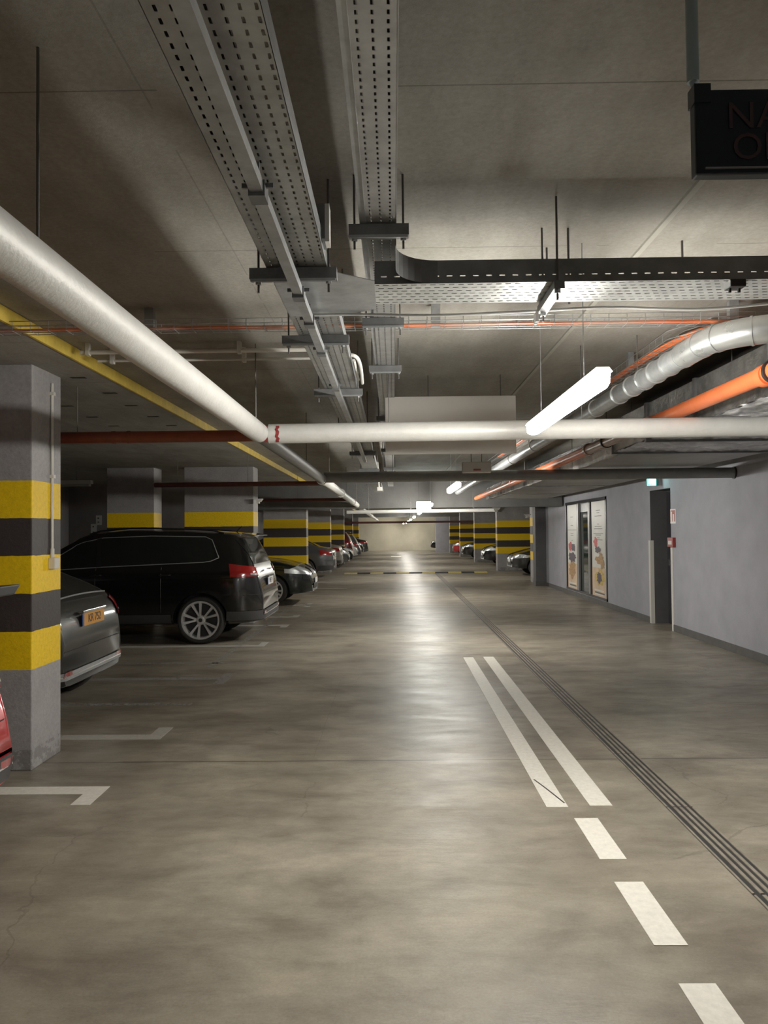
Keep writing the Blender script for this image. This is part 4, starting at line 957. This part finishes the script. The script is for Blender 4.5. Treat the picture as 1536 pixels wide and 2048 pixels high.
    for s in (-1, 1):
        a0, a1 = (math.radians(30), math.radians(54)) if kind == 'coupe' else (math.radians(36), math.radians(66))
        def tf(u, v):
            a = a0 + (a1 - a0) * u; c = Vector((-L / 2 + .75, s * .25, 0)); z = zb_[0] + (zb_[1] - zb_[0]) * (v * (1 - .35 * (1 - u)) + .2 * (1 - u)) + (.03 * u)
            dd = Vector((-math.cos(a), s * math.sin(a), 0)); return c + dd * 4 + Vector((0, 0, z)), -dd
        tl = grid(tf, 10, 4, .010, 'tail_lamp', M['tail'])
        if tl and hi: grid(lambda u, v: tf(.05 + .3 * u, .15 + .2 * v), 4, 2, .014, 'tail_lamp_lens', M['head'], tl)
        def hf(u, v):
            a = math.radians(22) + math.radians(42) * u; c = Vector((L / 2 - .9, s * .25, 0)); lift = .05 * u
            z = zf_[0] + lift + (zf_[1] - zf_[0]) * (v * (.55 + .45 * math.sin(pi * min(1, u * 1.1 + .1))))
            dd = Vector((math.cos(a), s * math.sin(a), 0)); return c + dd * 4 + Vector((0, 0, z)), -dd
        grid(hf, 10, 4, .010, 'head_lamp', M['head'])
        grid(lambda u, v: ((-4, s * (W * .30 + .14 * u), K['zb'] + .14 + .04 * v), (1, 0, 0)), 3, 1, .012, 'rear_reflector', M['tail'])
    # bumpers
    def bf(sg, za, zc, sp=72):
        def f(u, v):
            a = math.radians(-sp + 2 * sp * u); c = Vector((sg * (L / 2 - .8), 0, 0)); dd = Vector((sg * math.cos(a), math.sin(a), 0))
            return c + dd * 4 + Vector((0, 0, za + (zc - za) * v)), -dd
        return f
    grid(bf(-1, K['zb'] + (.11 if bumper else .07), K['zb'] + (.175 if bumper else .20)), 26, 2, .012, 'rear_bumper_cladding', bumper or M['clad'])
    MBx = [h[0] + (h[0] * 0) for h in (hit(*bf(-1, K['zb'] + .14, 0)(u, 0)) for u in np.linspace(.06, .94, 22)) if h]
    if hi and MBx: MB().tube([p + Vector((-.012, 0, 0)) for p in MBx], .008, 5).build('bumper_strip', M['chrome'], car, smooth=True, loc=(0, 0, 0))
    zseam = .60 if kind != 'suv' else .70
    P = [h[0] + Vector((-.003, 0, 0)) for h in (hit(*bf(-1, zseam, 0, 60)(u, 0)) for u in np.linspace(0, 1, 24)) if h]
    if P: MB().tube(P, .004, 4).build('bumper_gap', M['ink'], car, loc=(0, 0, 0))
    grid(bf(1, K['zb'] + .10, K['zb'] + .24, 26), 14, 2, .010, 'lower_grille', M['ink'])
    gr = grid(bf(1, zf_[0] - .02, zf_[1] - .02, 14), 10, 3, .010, 'front_grille', M['ink'])
    if gr and hi:
        for v in (0, .33, .66, 1):
            P = [h[0] + Vector((.014, 0, 0)) for h in (hit(*bf(1, zf_[0] - .02 + (zf_[1] - zf_[0]) * v, 0, 14)(u, 0)) for u in np.linspace(0, 1, 10)) if h]
            MB().tube(P, .006, 5).build('grille_bar', M['chrome'], gr, smooth=True, loc=(0, 0, 0))
    # plates
    zpl = {'suv': .86, 'hatch': .78, 'coupe': .83, 'sedan': .80}[kind]
    for sg, zz in ((-1, zpl), (1, K['zb'] + .28)):
        if sg > 0 and not front_vis: continue
        h = hit((sg * 4, 0, zz), (-sg, 0, 0)); h2 = hit((sg * 4, 0, zz + .05), (-sg, 0, 0))
        x = h[0].x + sg * .022
        if h2: x = sg * max(sg * x, sg * h2[0].x + .012)
        pm = MB().box(x - .004, x + .004, -.26, .26, zz - .057, zz + .057).build('license_plate', M[plate if sg < 0 or plate == 'plate_w' else plate], car, loc=(0, 0, 0))
        MB().box(x - .005 * 1, x + .005, .222 * (1 if sg < 0 else -1), .26 * (1 if sg < 0 else -1), zz - .056, zz + .056).build('plate_band', M['plate_b'], pm, loc=(0, 0, 0))
        if plate_text and sg < 0:
            vs_, fs_ = text_mb(plate_text, .105); mt = frame_mtx((x - .0055, -.02, zz), (0, -1, 0), (0, 0, 1))
            MB().add([mt @ Vector((v.x * .95, v.y, v.z)) for v in vs_], fs_).build('plate_lettering', M['ink'], pm, loc=(0, 0, 0), fix=False)
        if hi and sg < 0:
            MB().box(x - .02, x + .03, -.27, .27, zz + .064, zz + .085).build('plate_lamp_bar', M['chrome'] if plate == 'plate_y' else color, car, loc=(0, 0, 0), bevel=.004)
    # wheels
    WM = wheel_mesh(r, kind)
    for ax in (K['fa'], K['ra']):
        for s in (-1, 1):
            o = copy_tree(WM, car); o.location = (ax, s * (W / 2 - .115), r); o.rotation_euler = (0, random.uniform(0, 1.2) if (ax, s) != (K['ra'], 1) else .25, 0 if s > 0 else pi)
    if kind == 'suv':
        MB().add([(-2.02, -.62, 1.60), (-2.02, .62, 1.60), (-2.20, .58, 1.565), (-2.20, -.58, 1.565), (-2.02, -.62, 1.575), (-2.02, .62, 1.575), (-2.20, .58, 1.55), (-2.20, -.58, 1.55)],
                 [(0, 1, 2, 3), (7, 6, 5, 4), (0, 4, 5, 1), (1, 5, 6, 2), (2, 6, 7, 3), (3, 7, 4, 0)]).build('roof_spoiler', color, car, loc=(0, 0, 0), bevel=.006)
        for s in (-1, 1):
            P = []
            for x in np.linspace(-1.75, .25, 14):
                h = hit((x, s * .60, 4), (0, 0, -1)); P.append(h[0] + Vector((0, 0, .03 if -1.7 < x < .2 else .0)))
            MB().tube(P, .014, 6).build('roof_rail', M['black'], car, smooth=True, loc=(0, 0, 0))
        MB().tube([(-.95 - .85, 0, 1.60), (-.95 - .95, 0, 1.70)], .012, 6).build('aerial', M['black'], car, loc=(0, 0, 0))
        MB().box(-2.345 + .0, -2.30, -.12, .12, 1.03, 1.05).build('boot_badge', M['chrome'], car, loc=(0, 0, 0))
        MB().tube([(-2.345, .62, .305), (-2.345, .40, .305)], .018, 8).build('exhaust_trim', M['chrome'], car, smooth=True, loc=(0, 0, 0))
    car.location = loc; car.rotation_euler[2] = rz; car.scale = (scale,) * 3
    return car
black = paint('black', (.006, .0065, .007), .2, .22); dkg = paint('graphite', (.009, .010, .010), .15, .38); grey = paint('grey', (.11, .115, .125), .5, .3)
silver = paint('silver', (.45, .44, .42), .6, .3); redp = paint('red', (.42, .015, .02), .2, .3); dred = paint('maroon', (.10, .012, .016), .3, .3)
green = paint('black_green', (.010, .016, .016), .3, .25); white = paint('white', (.62, .62, .6), 0, .3)
IN, OUT = pi, 0.0
make_car('suv', black, (-4.26, 12.02, 0), IN, 'large black estate car seen from the side, tail towards the aisle', plate_text='WE 24', front_vis=False)
ca = make_car('coupe', dkg, (-2.79 - 2.15, 7.16, 0), IN, 'dark car with an amber number plate, half hidden by the nearest pillar', plate='plate_y', plate_text='KR 752', front_vis=False, bumper=M['bumper_silver'])
make_car('sedan', green, (-1.80 - 2.275, 17.72, 0), OUT, 'dark saloon parked nose out behind the black estate car, clear headlamp showing')
hc = make_car('hatch', redp, (-2.10 - 2.0, 3.55, 0), IN, 'red car with a black tail spoiler, only its corner showing at the left edge', front_vis=False)
bv = [(-1.955 + .0, y, 1.045 - .05 * abs(y) ** 2) for y in np.linspace(-.62, .62, 15)]
MB().tube([(x - .055, y, z) for x, y, z in bv], .008, 6).build('boot_strip', M['bumper_silver'], ca, smooth=True, loc=(0, 0, 0))
# the red car's spoiler
MB().add([(-1.70, -.66, 1.31), (-1.70, .66, 1.31), (-2.0, .78, 1.325), (-2.0, -.78, 1.325), (-1.70, -.66, 1.27), (-1.70, .66, 1.27), (-2.0, .70, 1.27), (-2.0, -.70, 1.27)],
         [(0, 1, 2, 3), (7, 6, 5, 4), (0, 4, 5, 1), (1, 5, 6, 2), (2, 6, 7, 3), (3, 7, 4, 0)]).build('tail_spoiler', M['black'], hc, loc=(0, 0, 0), bevel=.008)
G1 = 'cars parked far along the left side'; G2 = 'cars parked along the right side'
make_car('sedan', grey, (-2.1 - 2.275, 27.75, 0), IN, 'grey saloon with a red tail lamp, beyond the dark saloon', G1, hi=0)
make_car('sedan', silver, (-2.15 - 2.275, 32.4, 0), IN, 'pale silver saloon just past the grey saloon', G1, hi=0)
make_car('hatch', dkg, (-2.0 - 2.0, 34.9, 0), OUT, 'dark small car beyond the pale silver saloon', G1, hi=0)
make_car('sedan', green, (-1.95 - 2.275, 37.3, 0), OUT, 'dark saloon just before the fifth left pillar', G1, hi=0)
make_car('suv', dred, (-2.1 - 2.35, 40.7, 0), IN, 'tall maroon car with red tail lamps far on the left', G1, hi=0)
make_car('sedan', silver, (-2.0 - 2.275, 43.1, 0), OUT, 'silver saloon just beyond the tall maroon car', G1, hi=0)
make_car('hatch', grey, (-1.9 - 2.0, 45.5, 0), IN, 'small grey car before the sixth left pillar', G1, hi=0)
make_car('suv', black, (-1.9 - 2.35, 49.4, 0), OUT, 'tall black car past the sixth left pillar', G1, hi=0)
make_car('sedan', dkg, (-1.7 - 2.275, 52.0, 0), IN, 'farthest dark car on the left side', G1, hi=0)
make_car('coupe', dkg, (4.15 + 2.15, 27.6, 0), pi, 'dark car parked nose out beside the dark end of the right wall', G2, hi=0)
make_car('sedan', black, (4.1 + 2.275, 35.6, 0), pi, 'black car with a pale headlamp between two right pillars', G2, hi=0)
make_car('hatch', white, (4.6 + 2.0, 32.9, 0), pi, 'pale bonnet showing behind the wide right pillar', G2, hi=0)
make_car('sedan', black, (3.9 + 2.275, 43.6, 0), pi, 'black saloon parked deeper on the right', G2, hi=0)
make_car('hatch', redp, (3.95 + 2.0, 51.0, 0), pi, 'red car far on the right side', G2, hi=0)
make_car('sedan', black, (3.0 + 2.275, 61.2, 0), pi, 'black car at the far end near the end wall', G2, hi=0)
for o in list(WHEELS.values()):
    for ch in list(o.children): bpy.data.objects.remove(ch)
    bpy.data.objects.remove(o)

# ================================================================== WORLD AND VIEW
wd = bpy.data.worlds.new('world'); bpy.context.scene.world = wd; wd.use_nodes = True
wd.node_tree.nodes['Background'].inputs[0].default_value = (0, 0, 0, 1); wd.node_tree.nodes['Background'].inputs[1].default_value = 0
sc = bpy.context.scene
sc.view_settings.view_transform = 'Standard'; sc.view_settings.look = 'None'; sc.view_settings.exposure = EXPOSURE; sc.view_settings.gamma = 1.16
sc.cycles.use_denoising = True; sc.cycles.max_bounces = 7; sc.cycles.diffuse_bounces = 5; sc.cycles.sample_clamp_indirect = 4; sc.cycles.caustics_reflective = False
